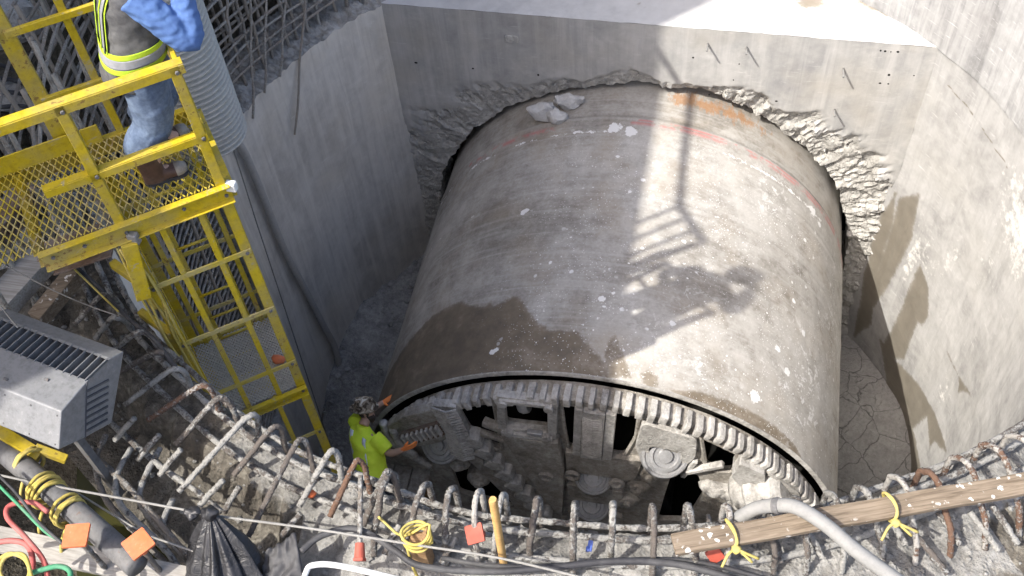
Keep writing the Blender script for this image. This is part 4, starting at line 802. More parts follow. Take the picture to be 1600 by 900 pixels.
for k, (px, py, hg, wd, run) in enumerate(hoops): hairpin(px, py, hg, wd, random.uniform(-.05, .05), run, random.uniform(.0185, .0215), 'rebar_rust' if k > 14 or k % 7 == 3 else 'rebar_crust', k)
hooks = [((118, 505), (165, 462), (190, 480)), ((150, 528), (182, 497), (205, 512)), ((168, 556), (222, 520), (246, 540)), ((188, 580), (254, 552), (274, 574)), ((196, 632), (276, 577), (297, 600)), ((232, 656), (320, 604), (341, 638)), ((276, 694), (346, 622), (372, 658)), ((280, 768), (394, 649), (405, 680)), ((366, 742), (432, 667), (445, 696)), ((388, 838), (470, 687), (490, 734)), ((468, 790), (520, 705), (534, 746)), ((516, 806), (560, 720), (578, 766)), ((568, 820), (606, 737), (624, 780))]
for k, (po, pt, pi_) in enumerate(hooks):
    o_, t_, i_ = at_z(*po, ZR + .02), at_z(*pt, ZR + .30), at_z(*pi_, ZR + .06); bk = (t_ - o_).normalized(); pts = [o_, o_.lerp(t_, .45) + UP * .02, o_.lerp(t_, .85) + UP * .035, t_ + UP * .005, t_.lerp(i_, .35) + bk * .03, i_, i_ - UP * .2]
    m = MB().tube(resample(bez(pts, 6), .0105), random.uniform(.0175, .0205), 8, .26, seed=k * 3.7, rib=.16); build('rebar_hoop', m, 'rebar_rust' if k % 6 == 5 else 'rebar_crust', sw, smooth=True)
for R_, z_ in ((4.64, .0), (4.73, .02), (4.88, -.02)):
    for aa, ab in ((206, 262), (258, 330), (326, 352)):
        m = MB().tube(resample([pol(aa + (ab - aa) * j / 60, ZR + z_ + .012 * sin(j * .6), R_ + .012 * sin(j * .31)) for j in range(61)], .025), .022, 8, .38, seed=R_ * 9 + aa); build('ring_bar', m, 'rebar_crust', sw, smooth=True)
# straight stubs lying out over the rim
def stub(px, py, qx, qy, h1, h2, mat='rebar_crust', r=.019, k=0):
    p, q = at_z(px, py, ZR + h1), at_z(qx, qy, ZR + h2); m = MB().tube(resample([p, p.lerp(q, .5) + UP * .01, q], .0105), r, 8, .3, seed=k * 2.3, rib=.16); build('rebar_stub', m, mat, sw, smooth=True)
stubs = [(180, 688, 211, 653, -.05, .12), (216, 718, 249, 680, -.05, .12), (250, 742, 283, 702, -.05, .12), (312, 790, 350, 750, .0, .12), (350, 800, 375, 760, .0, .1), (440, 838, 470, 802, 0, .08), (600, 865, 625, 820, 0, .1), (690, 880, 712, 840, 0, .08), (600, 865, 625, 820, 0, .1), (1475, 890, 1430, 835, .02, .1), (1500, 850, 1465, 800, .02, .1), (1560, 860, 1515, 800, .0, .12), (1590, 850, 1550, 790, .0, .12), (1415, 850, 1395, 820, .02, .06), (1285, 872, 1262, 830, .02, .06), (1220, 880, 1210, 838, .02, .06), (1480, 895, 1455, 870, .0, .05)]
for k, s_ in enumerate(stubs): stub(*s_, k=k)
# sweeping bars in the hollow at lower left
for k, pts in enumerate(([(150, 640), (240, 720), (310, 770), (345, 800)], [(165, 680), (150, 720), (165, 780), (230, 850), (300, 920)], [(205, 700), (182, 745), (190, 790), (250, 850), (290, 900)], [(250, 700), (218, 770), (235, 810), (300, 870)], [(270, 780), (255, 820), (280, 860), (330, 900)], [(120, 690), (200, 760), (260, 830), (330, 910)])):
    m = MB().tube(resample(bez([at_z(x_, y_, ZR - .12 + .03 * (k % 3)) for x_, y_ in pts], 8), .025), .021, 8, .35, seed=k * 4.1); build('sweep_bar', m, 'rebar_grey' if k % 2 else 'rebar_crust', sw, smooth=True)

# unseen landing above the platform, traced back from the striped shadow on the shield
ul = thing('shadow_landing', PF(1.0, .6, 2.6), 'yellow barred landing of the ladder tower above the platform', 'platform')
def cast(px, py, s_=7.5): q = on_shield(px, py); return q + Vector((-.545, -.515, 1.0)) * ((H - 2.5) - q.z)
ca, cb = cast(1100, 379), cast(1062, 322); bd = (cast(1000, 418) - ca); bd.z = 0; bd.normalize()
for k in range(4): p = ca.lerp(cb, k / 3.0); bar('deck_bar', p, p + bd * 1.5, .05, .05, par=ul)
bar('edge_beam', ca, cb, .06, .08, par=ul); bar('edge_beam', ca + bd * 1.5, cb + bd * 1.5, .06, .08, par=ul)
cbm = cast(1076, 168); bar('tie_beam', cb, cb + (cbm - cb) * 1.9, .07, .07, par=ul)
m = MB(); p = ca + bd * 1.4; m.beam(p, (p.x, p.y, ZP), .07, .07, (1, 0, 0)); build('leg', m, 'yellow_paint', ul)

# ------------------------------------------------------------------ people
def ering(c_, a, b, ra, rb, n=20, sq=1.0):
    out = []
    for j in range(n):
        t = 2 * pi * j / n; x, y = cos(t), sin(t)
        x = math.copysign(abs(x) ** sq, x); y = math.copysign(abs(y) ** sq, y); out.append(Vector(c_) + Vector(a) * ra * x + Vector(b) * rb * y)
    return out
def torso(mb, base, top, lat, fwd, prof):       # prof: (t, half width, half depth, forward offset)
    mb.loft([ering(base.lerp(top, t) + fwd * o, lat, fwd, a, b, 22, .85) for t, a, b, o in prof])
def limb(mb, pts, rad, n=12, sub=4):
    P = bez(pts, sub); R_ = []
    for i in range(len(P)):
        t = i / sub; k = min(int(t), len(rad) - 2); R_.append(lerp(rad[k], rad[k + 1], t - k))
    mb.tube(P, R_, n)
def hand(mb, wrist, d, palm_n, side, curl=.5, sc=1.0):   # d: finger direction, palm_n: palm normal, side: towards the thumb
    d, palm_n, side = Vector(d).normalized(), Vector(palm_n).normalized(), Vector(side).normalized(); w_ = Vector(wrist)
    mb.loft([ering(w_ + d * (t * sc), side, palm_n, a * sc, b * sc, 12, .8) for t, a, b in ((-.03, .028, .022), (0, .03, .022), (.04, .041, .018), (.085, .043, .016), (.10, .04, .012))])
    for k, (o, L_) in enumerate(((.032, .070), (.011, .080), (-.011, .074), (-.032, .058))):
        p = w_ + (d * .09 + side * o) * sc; c1 = curl * (1 + .1 * k)
        pts = [p, p + (d * cos(c1 * .5) + palm_n * sin(c1 * .5)) * L_ * .42 * sc]
        pts.append(pts[-1] + (d * cos(c1 * 1.2) + palm_n * sin(c1 * 1.2)) * L_ * .33 * sc); pts.append(pts[-1] + (d * cos(c1 * 1.7) + palm_n * sin(c1 * 1.7)) * L_ * .28 * sc)
        mb.tube(resample(pts, .012), .0098 * sc, 8)
    p = w_ + (d * .02 + side * .03) * sc; pts = [p, p + (side * .7 + d * .6 + palm_n * .25) * .04 * sc]; pts.append(pts[-1] + (side * .35 + d * .9 + palm_n * .4) * .032 * sc); mb.tube(resample(pts, .012), .0115 * sc, 8)
def boot(par, ank, d, mat_toe='boot_toe'):
    d = Vector(d); d.z = 0; d.normalize(); l = Vector((-d.y, d.x, 0)); z0 = ank.z - .10; m = MB(); g0 = Vector((ank.x, ank.y, z0))
    m.loft([ering(g0 + UP * h_ + d * o, d, l, a, b, 16) for h_, o, a, b in ((.02, .0, .08, .05), (.10, -.01, .075, .058), (.16, -.012, .075, .062), (.25, -.012, .088, .075), (.31, -.012, .098, .085))])
    m.loft([ering(g0 + d * o + UP * h_, l, UP, a, b, 16, .8) for o, h_, a, b in ((-.085, .05, .02, .03), (-.075, .055, .038, .05), (-.02, .06, .043, .058), (.05, .055, .045, .05), (.12, .05, .050, .042), (.165, .047, .047, .037), (.19, .043, .03, .026))])
    b_ = build('boot', fuse(m, .009, 3), 'brown_leather', par, smooth=True)
    m = MB(); m.loft([ering(g0 + d * o + UP * .048, l, UP, a, b, 14, .8) for o, a, b in ((.125, .0515, .0435), (.165, .0485, .0385), (.194, .031, .028), (.199, .01, .01))]); build('toe_cap', m, mat_toe, b_, smooth=True)
    m = MB(); pts = [(-.09, 0), (-.07, .036), (0, .04), (.06, .042), (.13, .052), (.18, .045), (.20, 0), (.18, -.045), (.13, -.052), (.06, -.042), (0, -.04), (-.07, -.036)]; m.prism(pts, g0, d, l, UP, .026); build('sole', m, 'black_rubber', b_, bevel=.004)
def hard_hat(par, c_, f, up, mat, name='hard_hat'):
    f, up = Vector(f).normalized(), Vector(up).normalized(); l = up.cross(f); m = MB()
    m.loft([ering(c_ + up * h_, f, l, a, b, 28) for h_, a, b in ((-.005, .135, .118), (.03, .132, .115), (.075, .115, .10), (.11, .08, .068), (.128, .035, .03), (.131, .004, .004))], cap=True)
    for o in (-.03, 0, .03): m.tube([c_ + up * (.131 - 4 * t * t * .30 - abs(o) * .2) + f * t * 1.0 + l * o for t in [(-.11 + .022 * q) for q in range(11)]], .008, 6)
    h_ = build(name, fuse(m, .008, 2), mat, par, smooth=True)
    m = MB(); m.prism([(.16 * cos(a) + (.035 * max(cos(a), 0)), .128 * sin(a)) for a in [2 * pi * k / 32 for k in range(32)]], c_ + up * (-.012), f, l, up, .014, [[(.125 * cos(a), .108 * sin(a)) for a in [2 * pi * k / 28 for k in range(28)]]]); build('brim', m, mat, h_, bevel=.004)
def head(mb, c_, f, up, neck):
    f, up = Vector(f).normalized(), Vector(up).normalized(); l = up.cross(f)
    mb.loft([ering(c_ + up * h_ + f * o, f, l, a, b, 20) for h_, o, a, b in ((-.125, .035, .03, .03), (-.115, .03, .055, .045), (-.08, .015, .082, .058), (-.03, .005, .094, .068), (.03, 0, .098, .074), (.08, -.005, .085, .068), (.115, -.01, .045, .04), (.125, -.01, .01, .01))])
    mb.loft([ering(c_ + f * (.092 + o) + up * h_, l, up, a, b, 8) for o, h_, a, b in ((-.015, .02, .010, .01), (.004, -.005, .013, .014), (.016, -.022, .015, .011), (.0, -.034, .008, .006))])
    for s_ in (-1, 1): mb.loft([ering(c_ + l * s_ * (.068 + t) + up * (-.01), f, up, a, b, 10) for t, a, b in ((0, .018, .028), (.012, .02, .032), (.018, .012, .022))])
    for s_ in (-1, 1): mb.tube([c_ + f * .085 + l * s_ * .048 + up * .03, c_ + f * .098 + l * s_ * .025 + up * .034], .009, 6)
    mb.tube([c_ + f * .088 + l * -.022 + up * -.062, c_ + f * .097 + up * -.062, c_ + f * .088 + l * .022 + up * -.062], .008, 6)
    mb.tube([neck, neck.lerp(c_ - up * .07, .6), c_ - up * .05], [.062, .055, .052], 14)
def face_bits(par, c_, f, up, hair=True, beard=False):
    f, up = Vector(f).normalized(), Vector(up).normalized(); l = up.cross(f)
    for s_ in (-1, 1): m = MB(); m.lathe([(0, -.01), (.009, -.006), (.012, 0), (.009, .006), (0, .01)], c_ + f * .090 + l * s_ * .032 + up * .012, f, 12); build('eye', m, 'hair', par, smooth=True)
    m = MB(); m.loft([ering(c_ + up * h_ - f * .012, f, l, a, b, 20) for h_, a, b in ((-.075, .055, .06), (-.03, .085, .073), (.03, .092, .079), (.09, .085, .074))]); build('hair', m, 'hair', par, smooth=True)
    if beard: m = MB(); m.loft([ering(c_ + up * h_ + f * .03, f, l, a, b, 18) for h_, a, b in ((-.15, .02, .02), (-.135, .055, .045), (-.09, .072, .062), (-.04, .058, .068))]); build('beard', m, 'hair', par, smooth=True)

# worker on the platform: grey and lime vest over a blue shirt, jeans, brown boots
F1 = -U; L1 = UP.cross(F1); O1 = PF(.33, .33, .055)
def W1(f, l, z): return O1 + F1 * f + L1 * l + UP * z
p1 = thing('person', O1, 'person on the yellow platform in dark reflective vest, blue shirt, jeans and brown boots', 'person')
hipc, shc, nk, hd = W1(.13, 0, .95), W1(.25, 0, 1.46), W1(.28, 0, 1.52), W1(.33, 0, 1.68)
ft = {1: W1(.05, .20, .10), -1: W1(-.05, -.10, .10)}; kn = {1: W1(.19, .16, .50), -1: W1(.08, -.10, .50)}
sR, eR, hR = W1(.24, -.22, 1.41), W1(.44, -.31, 1.12), W1(.52, -.17, 1.43); sL, eL, hL = W1(.23, .22, 1.41), W1(.10, .31, 1.14), W1(.18, .26, .92)
m = MB(); torso(m, hipc, shc, L1, F1, ((-.15, .10, .08, 0), (0, .15, .105, 0), (.4, .135, .095, 0), (.75, .155, .105, 0), (.95, .15, .085, 0), (1.06, .07, .06, 0)))
for s_ in (1, -1): limb(m, [hipc + L1 * .085 * s_, kn[s_], ft[s_] + UP * .02], [.085, .058, .045]); m.tube([ft[s_], ft[s_] + F1 * .12 - UP * .05], .035, 10)
limb(m, [sR, eR, hR], [.052, .042, .03]); limb(m, [sL, eL, hL], [.052, .042, .03]); head(m, hd, F1, UP, nk)
hand(m, hR, (hd - hR) + UP * .15, L1 * .6 - F1 * .3, -F1 * .5 + L1, .9); hand(m, hL, (hL - eL), -L1, F1, .5)
build('body', fuse(m, .0085, 2), 'skin', p1, smooth=True)
face_bits(p1, hd, F1, UP); hard_hat(p1, hd + UP * .055, F1, UP, 'white_plastic')
m = MB(); torso(m, W1(.12, 0, .80), W1(.15, 0, .99), L1, F1, ((0, .155, .14, 0), (.4, .19, .155, 0), (1, .18, .14, 0)))
for s_ in (1, -1): limb(m, [hipc + L1 * .088 * s_ - UP * .02, kn[s_] + F1 * .0, ft[s_] + UP * .24, ft[s_] + UP * .19], [.15, .125, .112, .108], 16)
build('jeans', fuse(m, .010, 2, .0065, 11, 3), 'denim', p1, smooth=True)
m = MB(); torso(m, hipc, shc, L1, F1, ((-.05, .16, .12, 0), (.3, .155, .115, 0), (.7, .175, .125, 0), (.92, .18, .10, 0), (1.04, .10, .08, 0), (1.1, .07, .065, 0)))
limb(m, [sR + L1 * .04, sR.lerp(eR, .5), eR, eR.lerp(hR, .6), hR - (hR - eR) * .12], [.098, .09, .084, .07, .055], 14); limb(m, [sL - L1 * .04, sL.lerp(eL, .5), eL, eL.lerp(hL, .6), hL - (hL - eL) * .08], [.085, .075, .066, .056, .045], 14)
build('shirt', fuse(m, .009, 2, .007, 17, 5), 'blue_shirt', p1, smooth=True)
vp = ((-.30, .225, .20, 0), (-.15, .22, .195, 0), (.1, .212, .185, 0), (.4, .208, .178, 0), (.7, .208, .17, 0), (.86, .198, .145, 0), (.98, .16, .12, 0), (1.06, .09, .09, 0))
m = MB(); torso(m, hipc, shc, L1, F1, vp); vest = build('vest', fuse(m, .012, 2, .012, 9, 9), 'vest_grey', p1, smooth=True)
def vband(t0, t1, mat, e=.006, nm='reflective_band'):
    m = MB(); rings = []
    for q in range(7):
        t = lerp(t0, t1, q / 6); k = max(i for i in range(len(vp)) if vp[i][0] <= t); k = min(k, len(vp) - 2); f_ = (t - vp[k][0]) / (vp[k + 1][0] - vp[k][0]); a, b = lerp(vp[k][1], vp[k + 1][1], f_) + e, lerp(vp[k][2], vp[k + 1][2], f_) + e
        rings.append(ering(hipc.lerp(shc, t), L1, F1, a, b, 40, .85))
    m.loft(rings, False); o = build(nm, m, mat, vest, smooth=True); o.modifiers.new('s', 'SOLIDIFY').thickness = .004
vband(-.02, .05, 'neon', .008); vband(.05, .17, 'silver_tape', .0085); vband(.17, .24, 'neon', .008)
for s_ in (1, -1):
    for o, w_, mat in ((.0, .052, 'silver_tape'), (-.033, .018, 'neon'), (.033, .018, 'neon')):
        for fb in (1, -1):
            m = MB(); l_ = L1 * s_; pts = [(t, a, b) for t, a, b, _ in vp if t > .05]; rings = []
            for t in [.22 + .1 * q for q in range(8)]:
                k = min(max(i for i in range(len(vp)) if vp[i][0] <= t), len(vp) - 2); f_ = (t - vp[k][0]) / (vp[k + 1][0] - vp[k][0]); a, b = lerp(vp[k][1], vp[k + 1][1], f_), lerp(vp[k][2], vp[k + 1][2], f_)
                x = .088 + o; y = b * (max(1 - (min(x / a, .98)) ** (2 / .85), 0)) ** (.85 / 2) + .009; c_ = hipc.lerp(shc, t) + l_ * x + F1 * fb * y; rings.append([c_ - l_ * w_ / 2, c_ + l_ * w_ / 2])
            m.loft(rings, False, False); ob = build('shoulder_tape', m, mat, vest, smooth=True); ob.modifiers.new('s', 'SOLIDIFY').thickness = .004
for s_ in (1, -1): boot(p1, ft[s_], F1 + L1 * (.12 * s_ + .1))
m = MB(); m.obox(hR + (hd - hR).normalized() * .07 + UP * .03, F1 * .018, L1 * .03, UP * .06); m.tube([hR + UP * .12, hR + UP * .22], .006, 6); tag(build('handheld_radio', m, 'black_rubber', bevel=.006), 'black handheld radio held up by the person on the platform', 'radio')

# worker at the cutterhead: lime shirt, camouflage hard hat, orange gloves
hip2 = at_d(580, 734, 12.75); hd2 = at_d(572, 642, 12.7); shR2, shL2 = at_d(588, 684, 12.55), at_d(551, 662, 12.85); shm = (shR2 + shL2) / 2
lat2 = (shL2 - shR2); lat2.z *= .3; lat2.normalize(); up2 = (shm - hip2).normalized(); fw2 = up2.cross(lat2); fw2 = fw2 if fw2.x > 0 else -fw2; fw2.normalize()
shR2, shL2 = shm - lat2 * .19, shm + lat2 * .19
Z2 = hip2.z - .90; p2 = thing('person', (hip2.x, hip2.y, Z2), 'person leaning on the cutterhead in lime shirt, camouflage hard hat and orange gloves', 'person')
hdF = Vector((.92, -.05, -.3)); nk2 = shm + up2 * .06
handR = at_y(630, 702, 5.56); handL = on_shield(596, 640, 3.05); handL.y = 6.25
elR2 = shR2.lerp(handR, .5) + Vector((0, -.06, -.10)); elL2 = shL2.lerp(handL, .55) + Vector((-.05, .05, -.10))
ft2 = {1: Vector((hip2.x - .12, hip2.y + .10, Z2 + .10)), -1: Vector((hip2.x + .10, hip2.y - .08, Z2 + .10))}; kn2 = {k: ft2[k].lerp(hip2, .5) + Vector((.05, .08, .02)) for k in ft2}
m = MB(); torso(m, hip2, shm, lat2, fw2, ((-.15, .10, .08, 0), (0, .15, .11, 0), (.4, .14, .10, 0), (.75, .16, .11, 0), (.95, .15, .085, 0), (1.08, .07, .06, 0)))
for s_ in (1, -1): limb(m, [hip2 + lat2 * .09 * s_, kn2[s_], ft2[s_]], [.085, .058, .045]); m.tube([ft2[s_], ft2[s_] + Vector((.1, .05, -.05))], .035, 10)
for a, b, c_ in ((shR2, elR2, handR), (shL2, elL2, handL)): limb(m, [a, b, c_], [.058, .047, .034])
head(m, hd2, hdF, up2 * .5 + UP * .5, nk2); build('body', fuse(m, .009, 2), 'skin', p2, smooth=True)
uph = (up2 * .5 + UP * .5).normalized(); hdF = (hdF - uph * hdF.dot(uph)).normalized(); face_bits(p2, hd2, hdF, uph, True, True); hard_hat(p2, hd2 + uph * .055, -hdF, uph, 'camo')
m = MB(); torso(m, hip2 - up2 * .05, shm, lat2, fw2, ((0, .205, .175, 0), (.2, .205, .175, 0), (.45, .205, .168, 0), (.75, .215, .16, 0), (.93, .205, .125, 0), (1.03, .12, .095, 0), (1.13, .078, .074, 0)))
limb(m, [shR2 + lat2 * .03, shR2.lerp(elR2, .5), shR2.lerp(elR2, .88)], [.095, .092, .085], 14); limb(m, [shL2 - lat2 * .03, shL2.lerp(elL2, .5), shL2.lerp(elL2, .88)], [.095, .092, .085], 14)
sh2 = build('shirt', fuse(m, .012, 2, .016, 7, 2), 'lime_shirt', p2, smooth=True)
m = MB(); P_ = [];
for s_ in (.105, -.105):
    rings = []
    for t in [.35 + .09 * q for q in range(8)]:
        b = lerp(.145, .12, max(t - .6, 0) / .4) * (.86 if t < .9 else .7); c_ = hip2.lerp(shm, t) + lat2 * s_ - fw2 * (b + .018); rings.append([c_ - lat2 * .027, c_ + lat2 * .027])
    mm_ = MB(); mm_.loft(rings, False, False); o_ = build('reflective_stripe', mm_, 'silver_white', sh2, smooth=True); o_.modifiers.new('s', 'SOLIDIFY').thickness = .006
m = MB(); torso(m, hip2 - up2 * .16, hip2 + up2 * .06, lat2, fw2, ((0, .14, .12, 0), (.5, .17, .13, 0), (1, .165, .125, 0)))
for s_ in (1, -1): limb(m, [hip2 + lat2 * .09 * s_, kn2[s_], ft2[s_] - UP * .03], [.11, .088, .08], 14)
build('trousers', fuse(m, .014, 3, .014, 8, 4), 'dark_trousers', p2, smooth=True)
for s_ in (1, -1): boot(p2, ft2[s_], Vector((.8, .6, 0)), 'brown_leather')
m = MB(); hand(m, handR, (handR - elR2) + Vector((.05, .05, 0)), (0, 1, -.1), (-.1, .0, 1), .35, 1.12); build('glove', fuse(m, .007, 1), 'orange_glove', p2, smooth=True)
m = MB(); hand(m, handL, (handL - elL2), (.6, 0, -.6), (0, -1, 0), .5, 1.12); build('glove', fuse(m, .007, 1), 'orange_glove', p2, smooth=True)
# timber staging under that worker
st = thing('timber_staging', (hip2.x, hip2.y, 0.3), 'dark timber staging under the person at the cutterhead', 'scaffold')
for k in range(4): m = MB(); m.box((hip2.x - .36 + k * .24, hip2.y, Z2 - .03), (.22, 1.3, .05)); build('plank', m, 'muck_steel', st, bevel=.004)
for a in (-.3, .3):
    for b in (-.55, .55): m = MB(); m.box((hip2.x + a, hip2.y + b, (Z2 - .06) / 2), (.09, .09, Z2 - .07)); build('leg', m, 'old_wood', st, bevel=.004)

# ------------------------------------------------------------------ heater box at the left edge
zt_ = H - 5.60; A_ = at_z(194, 549, zt_); Wd = (at_z(53, 497, zt_) - A_); Wd.z = 0; Wd.normalize()
def onpl(px, py): d = ray(px, py); return Vector((0, 0, H)) + d * ((A_ - Vector((0, 0, H))).dot(Wd) / d.dot(Wd))
prof = [onpl(*q) for q in ((194, 549), (173, 560), (135, 597), (96, 643), (92, 703), (133, 684), (175, 661))]; BL = 0.95
hb = thing('heater_box', sum(prof, Vector()) / 7, 'grey metal heater box with slanted louvres standing at the left edge', 'heater')
m = MB(); n_ = 7; m.loft([[p for p in prof], [p + Wd * BL for p in prof]]); m.f = [f_ for f_ in m.f if set(f_) != {1, 2, 8, 9}]; build('housing', m, 'grey_metal', hb, bevel=.008)
t0, t1 = prof[1], prof[2]; nrm = (t1 - t0).cross(Wd).normalized(); nrm = nrm if nrm.z > 0 else -nrm
m = MB(); m.loft([[t0 - nrm * .05, t1 - nrm * .05], [t0 - nrm * .05 + Wd * BL, t1 - nrm * .05 + Wd * BL]], False, False); build('louvre_back', m, 'vent_dark', hb)
for k in range(17):
    o = Wd * (.015 + k * BL / 17); m = MB(); m.obox(t0.lerp(t1, .5) + o - nrm * .02, (t1 - t0) * .5, Wd * .0035, nrm * .028); build('louvre_slat', m, 'grey_metal', hb)
m = MB(); m.loft([[t0, t0.lerp(t1, .08), ], [t0 + Wd * BL, t0.lerp(t1, .08) + Wd * BL]], False, False); m.loft([[t1, t1.lerp(t0, .06)], [t1 + Wd * BL, t1.lerp(t0, .06) + Wd * BL]], False, False); o_ = build('louvre_frame', m, 'grey_metal', hb); o_.modifiers.new('s', 'SOLIDIFY').thickness = .004
sdc = (prof[3] + prof[5]) / 2
for k in range(7):
    p = prof[5].lerp(prof[2], .12 + k * .12); q = p + (prof[6] - prof[5]) * .75 + (prof[1] - prof[2]) * .05; m = MB(); m.beam(p - Wd * .004, q - Wd * .004, .012, .010, Wd); build('side_louvre', m, 'vent_dark', hb)
m = MB(); m.beam(prof[5].lerp(prof[2], .0) - Wd * .003, prof[2] - Wd * .003, .006, .006, Wd); build('panel_seam', m, 'vent_dark', hb)
for a, b in ((.35, .25), (.3, .75), (.75, .5)): m = MB(); c_ = prof[2].lerp(prof[3], a) + Wd * BL * b; m.obox(c_ + nrm * .006, (prof[3] - prof[2]).normalized() * .008, Wd * .016, nrm * .006); build('latch', m, 'dark_steel', hb, bevel=.002)
for o in (.12, .8): m = MB(); c_ = (prof[4] + prof[6]) / 2 + Wd * o; m.beam(c_ - UP * .0, Vector((c_.x, c_.y, ZR - .35)), .05, .05, Wd); build('leg', m, 'dark_steel', hb)
for k in range(5):
    for p in (prof[3].lerp(prof[4], .15), prof[3].lerp(prof[4], .9)): m = MB(); m.lathe([(0, .004), (.005, .003), (.007, 0), (0, 0)], p + Wd * (.03 + k * .2), (prof[3] - prof[4]).cross(Wd) * (1 if (prof[3] - prof[4]).cross(Wd).y < 0 else -1), 8); build('rivet', m, 'dark_steel', hb)
m = MB(); m.beam(at_d(-10, 668, 7.0), at_d(62, 712, 7.05), .08, .04); m.beam(at_d(55, 700, 7.05), at_d(104, 718, 7.1), .05, .06); tag(build('yellow_bracket', m, 'yellow_paint', bevel=.004), 'yellow steel bracket just under the heater box', 'bracket')

# ------------------------------------------------------------------ pipes, ropes, hoses, timber on the near rim
def ztube(name, pts, z, r, mat, label, cat, n=10, sub=8, rj=0.0, group=None, zs=None):
    P = [at_z(x_, y_, (zs[i] if zs else z)) for i, (x_, y_) in enumerate(pts)]; m = MB().tube(resample(bez(P, sub), .03), r, n, rj); return tag(build(name, m, mat, smooth=True), label, cat, group)
ztube('steel_pipe', [(-40, 665), (90, 775), (215, 885)], ZR + .28, .075, 'dark_steel', 'dark steel pipe wound with yellow rope at the lower left', 'pipe', 20)
def coil(cx_, cy_, n_, rad, seed, lab):
    random.seed(seed); c_ = at_z(cx_, cy_, ZR + .28); dr = (at_z(215, 885, ZR) - at_z(-40, 665, ZR)).normalized(); s_ = dr.cross(UP); pts = []
    for k in range(n_ * 14): t = k / 14 * 2 * pi; pts.append(c_ + dr * (.02 * k / 14 - .01 * n_ + .014 * sin(t * .7 + seed)) + s_ * cos(t) * rad * random.uniform(.98, 1.1) + UP * sin(t) * rad * random.uniform(.98, 1.1))
    P_ = pts + [pts[-1] + s_ * .08 - UP * .1, pts[-1] + s_ * .12 - UP * .22]; tag(build('rope_coil', MB().tube(bez(P_, 3), .011, 7, .2), 'yellow_rope', smooth=True), lab, 'rope')
coil(45, 722, 3, .092, 1, 'yellow rope coil on the dark pipe nearest the heater box'); coil(72, 768, 6, .10, 2, 'thick bunched yellow rope coil midway along the dark pipe'); coil(108, 800, 4, .095, 3, 'yellow rope coil on the dark pipe just above the orange cap')
ztube('grey_rope', [(-20, 738), (60, 755), (170, 775), (290, 797), (330, 805), (480, 825), (640, 850), (780, 872), (920, 905)], ZR + .34, .008, 'string', 'long pale rope stretched along the rim past the black bag', 'rope', 7)
ztube('grey_rope', [(60, 735), (120, 770), (220, 830), (270, 850), (330, 870)], ZR + .2, .007, 'string', 'thin pale rope slanting below the dark pipe to the bars', 'rope', 7)
ztube('string_line', [(-20, 400), (80, 452), (140, 478), (180, 492)], ZR + .5, .005, 'string', 'thin white string running down past the heater box top', 'string', 6)
ztube('string_line', [(-20, 450), (10, 490), (28, 512)], ZR + .9, .005, 'string', 'short white string ending at the heater box corner', 'string', 6)
ztube('black_cable', [(-30, 285), (40, 345), (100, 400), (160, 455), (200, 497), (240, 530), (275, 575)], ZR + .30, .016, 'black_rubber', 'black cable running down beside the platform to the rim bars', 'cable', 10)
ztube('yellow_rope', [(-30, 292), (50, 362), (110, 415), (185, 487)], ZR + .33, .007, 'yellow_rope', 'thin yellow rope lying along the black cable', 'rope', 6)
# left wall hose and a plumb line
P = [on_wall(x_, y_, 4.52) for x_, y_ in ((366, 215), (385, 245), (412, 310), (445, 392), (478, 455), (505, 508), (522, 540), (532, 580), (536, 620), (534, 660))]
tag(build('wall_hose', MB().tube(resample(bez(P, 8), .05), .05, 12), 'dusty_hose', smooth=True), 'thick dusty grey hose running down the curved left wall', 'hose')
q = on_wall(400, 345, 4.25); q2 = on_wall(345, 170, 4.4); tag(build('plumb_line', MB().tube([(q2.x, q2.y, H - 4.0), q2, q, (on_wall(530, 740, 4.0))], .008, 6), 'string', smooth=True), 'thin white line hanging beside the ladder cage', 'string')
# plank with rope ties and the hose lying over it
zp = ZR + .40; a, b = at_z(1052, 852, zp), at_z(1625, 752, zp); d = (b - a).normalized(); sd_ = d.cross(UP)
m = MB(); n_ = 40
def plk(i): t = i / n_; return a.lerp(b, t) + UP * .006 * sin(i * .5)
m.loft([[plk(i) + sd_ * .065 + UP * .02, plk(i) - sd_ * .065 + UP * .02, plk(i) - sd_ * .065 - UP * .02, plk(i) + sd_ * .065 - UP * .02] for i in range(n_ + 1)])
tag(build('plank', m, 'plank_wood', bevel=.004), 'long brown plank lying across the bent bars at the right', 'plank')
for px, py, lab in ((1143, 833, 'yellow rope tie round the near end of the long plank'), (1390, 792, 'yellow rope tied in a bow round the middle of the long plank')):
    c_ = at_z(px, py, zp); pts = [c_ + d * .012 * sin(k) + sd_ * cos(k * .5236) * .085 + UP * sin(k * .5236) * (.05 + .03 * (px > 1300)) for k in range(25)]; pts += [c_ - sd_ * -.12 + d * .03 - UP * .02, c_ + sd_ * .17 + d * .08 - UP * .06]
    m = MB().tube(bez(pts, 4), .0085, 7, .2); k0 = c_ + sd_ * .10
    m.tube(bez([k0, k0 + sd_ * .03 + d * .04, k0 + sd_ * .06 + d * .12 - UP * .05], 5), .0085, 7); m.tube(bez([k0, k0 + sd_ * .02 - d * .05, k0 + sd_ * .07 - d * .10 - UP * .05], 5), .0085, 7); m.lump(k0, (.03, .03, .025), 4, 2, .3)
    tag(build('rope_tie', m, 'yellow_rope', smooth=True), lab, 'rope')
P = [at_z(1150, 812, ZR + .30), at_z(1180, 795, ZR + .36), at_z(1210, 790, ZR + .45), at_z(1245, 793, ZR + .52), at_z(1290, 820, ZR + .52), at_z(1340, 862, ZR + .5), at_z(1420, 920, ZR + .45)]
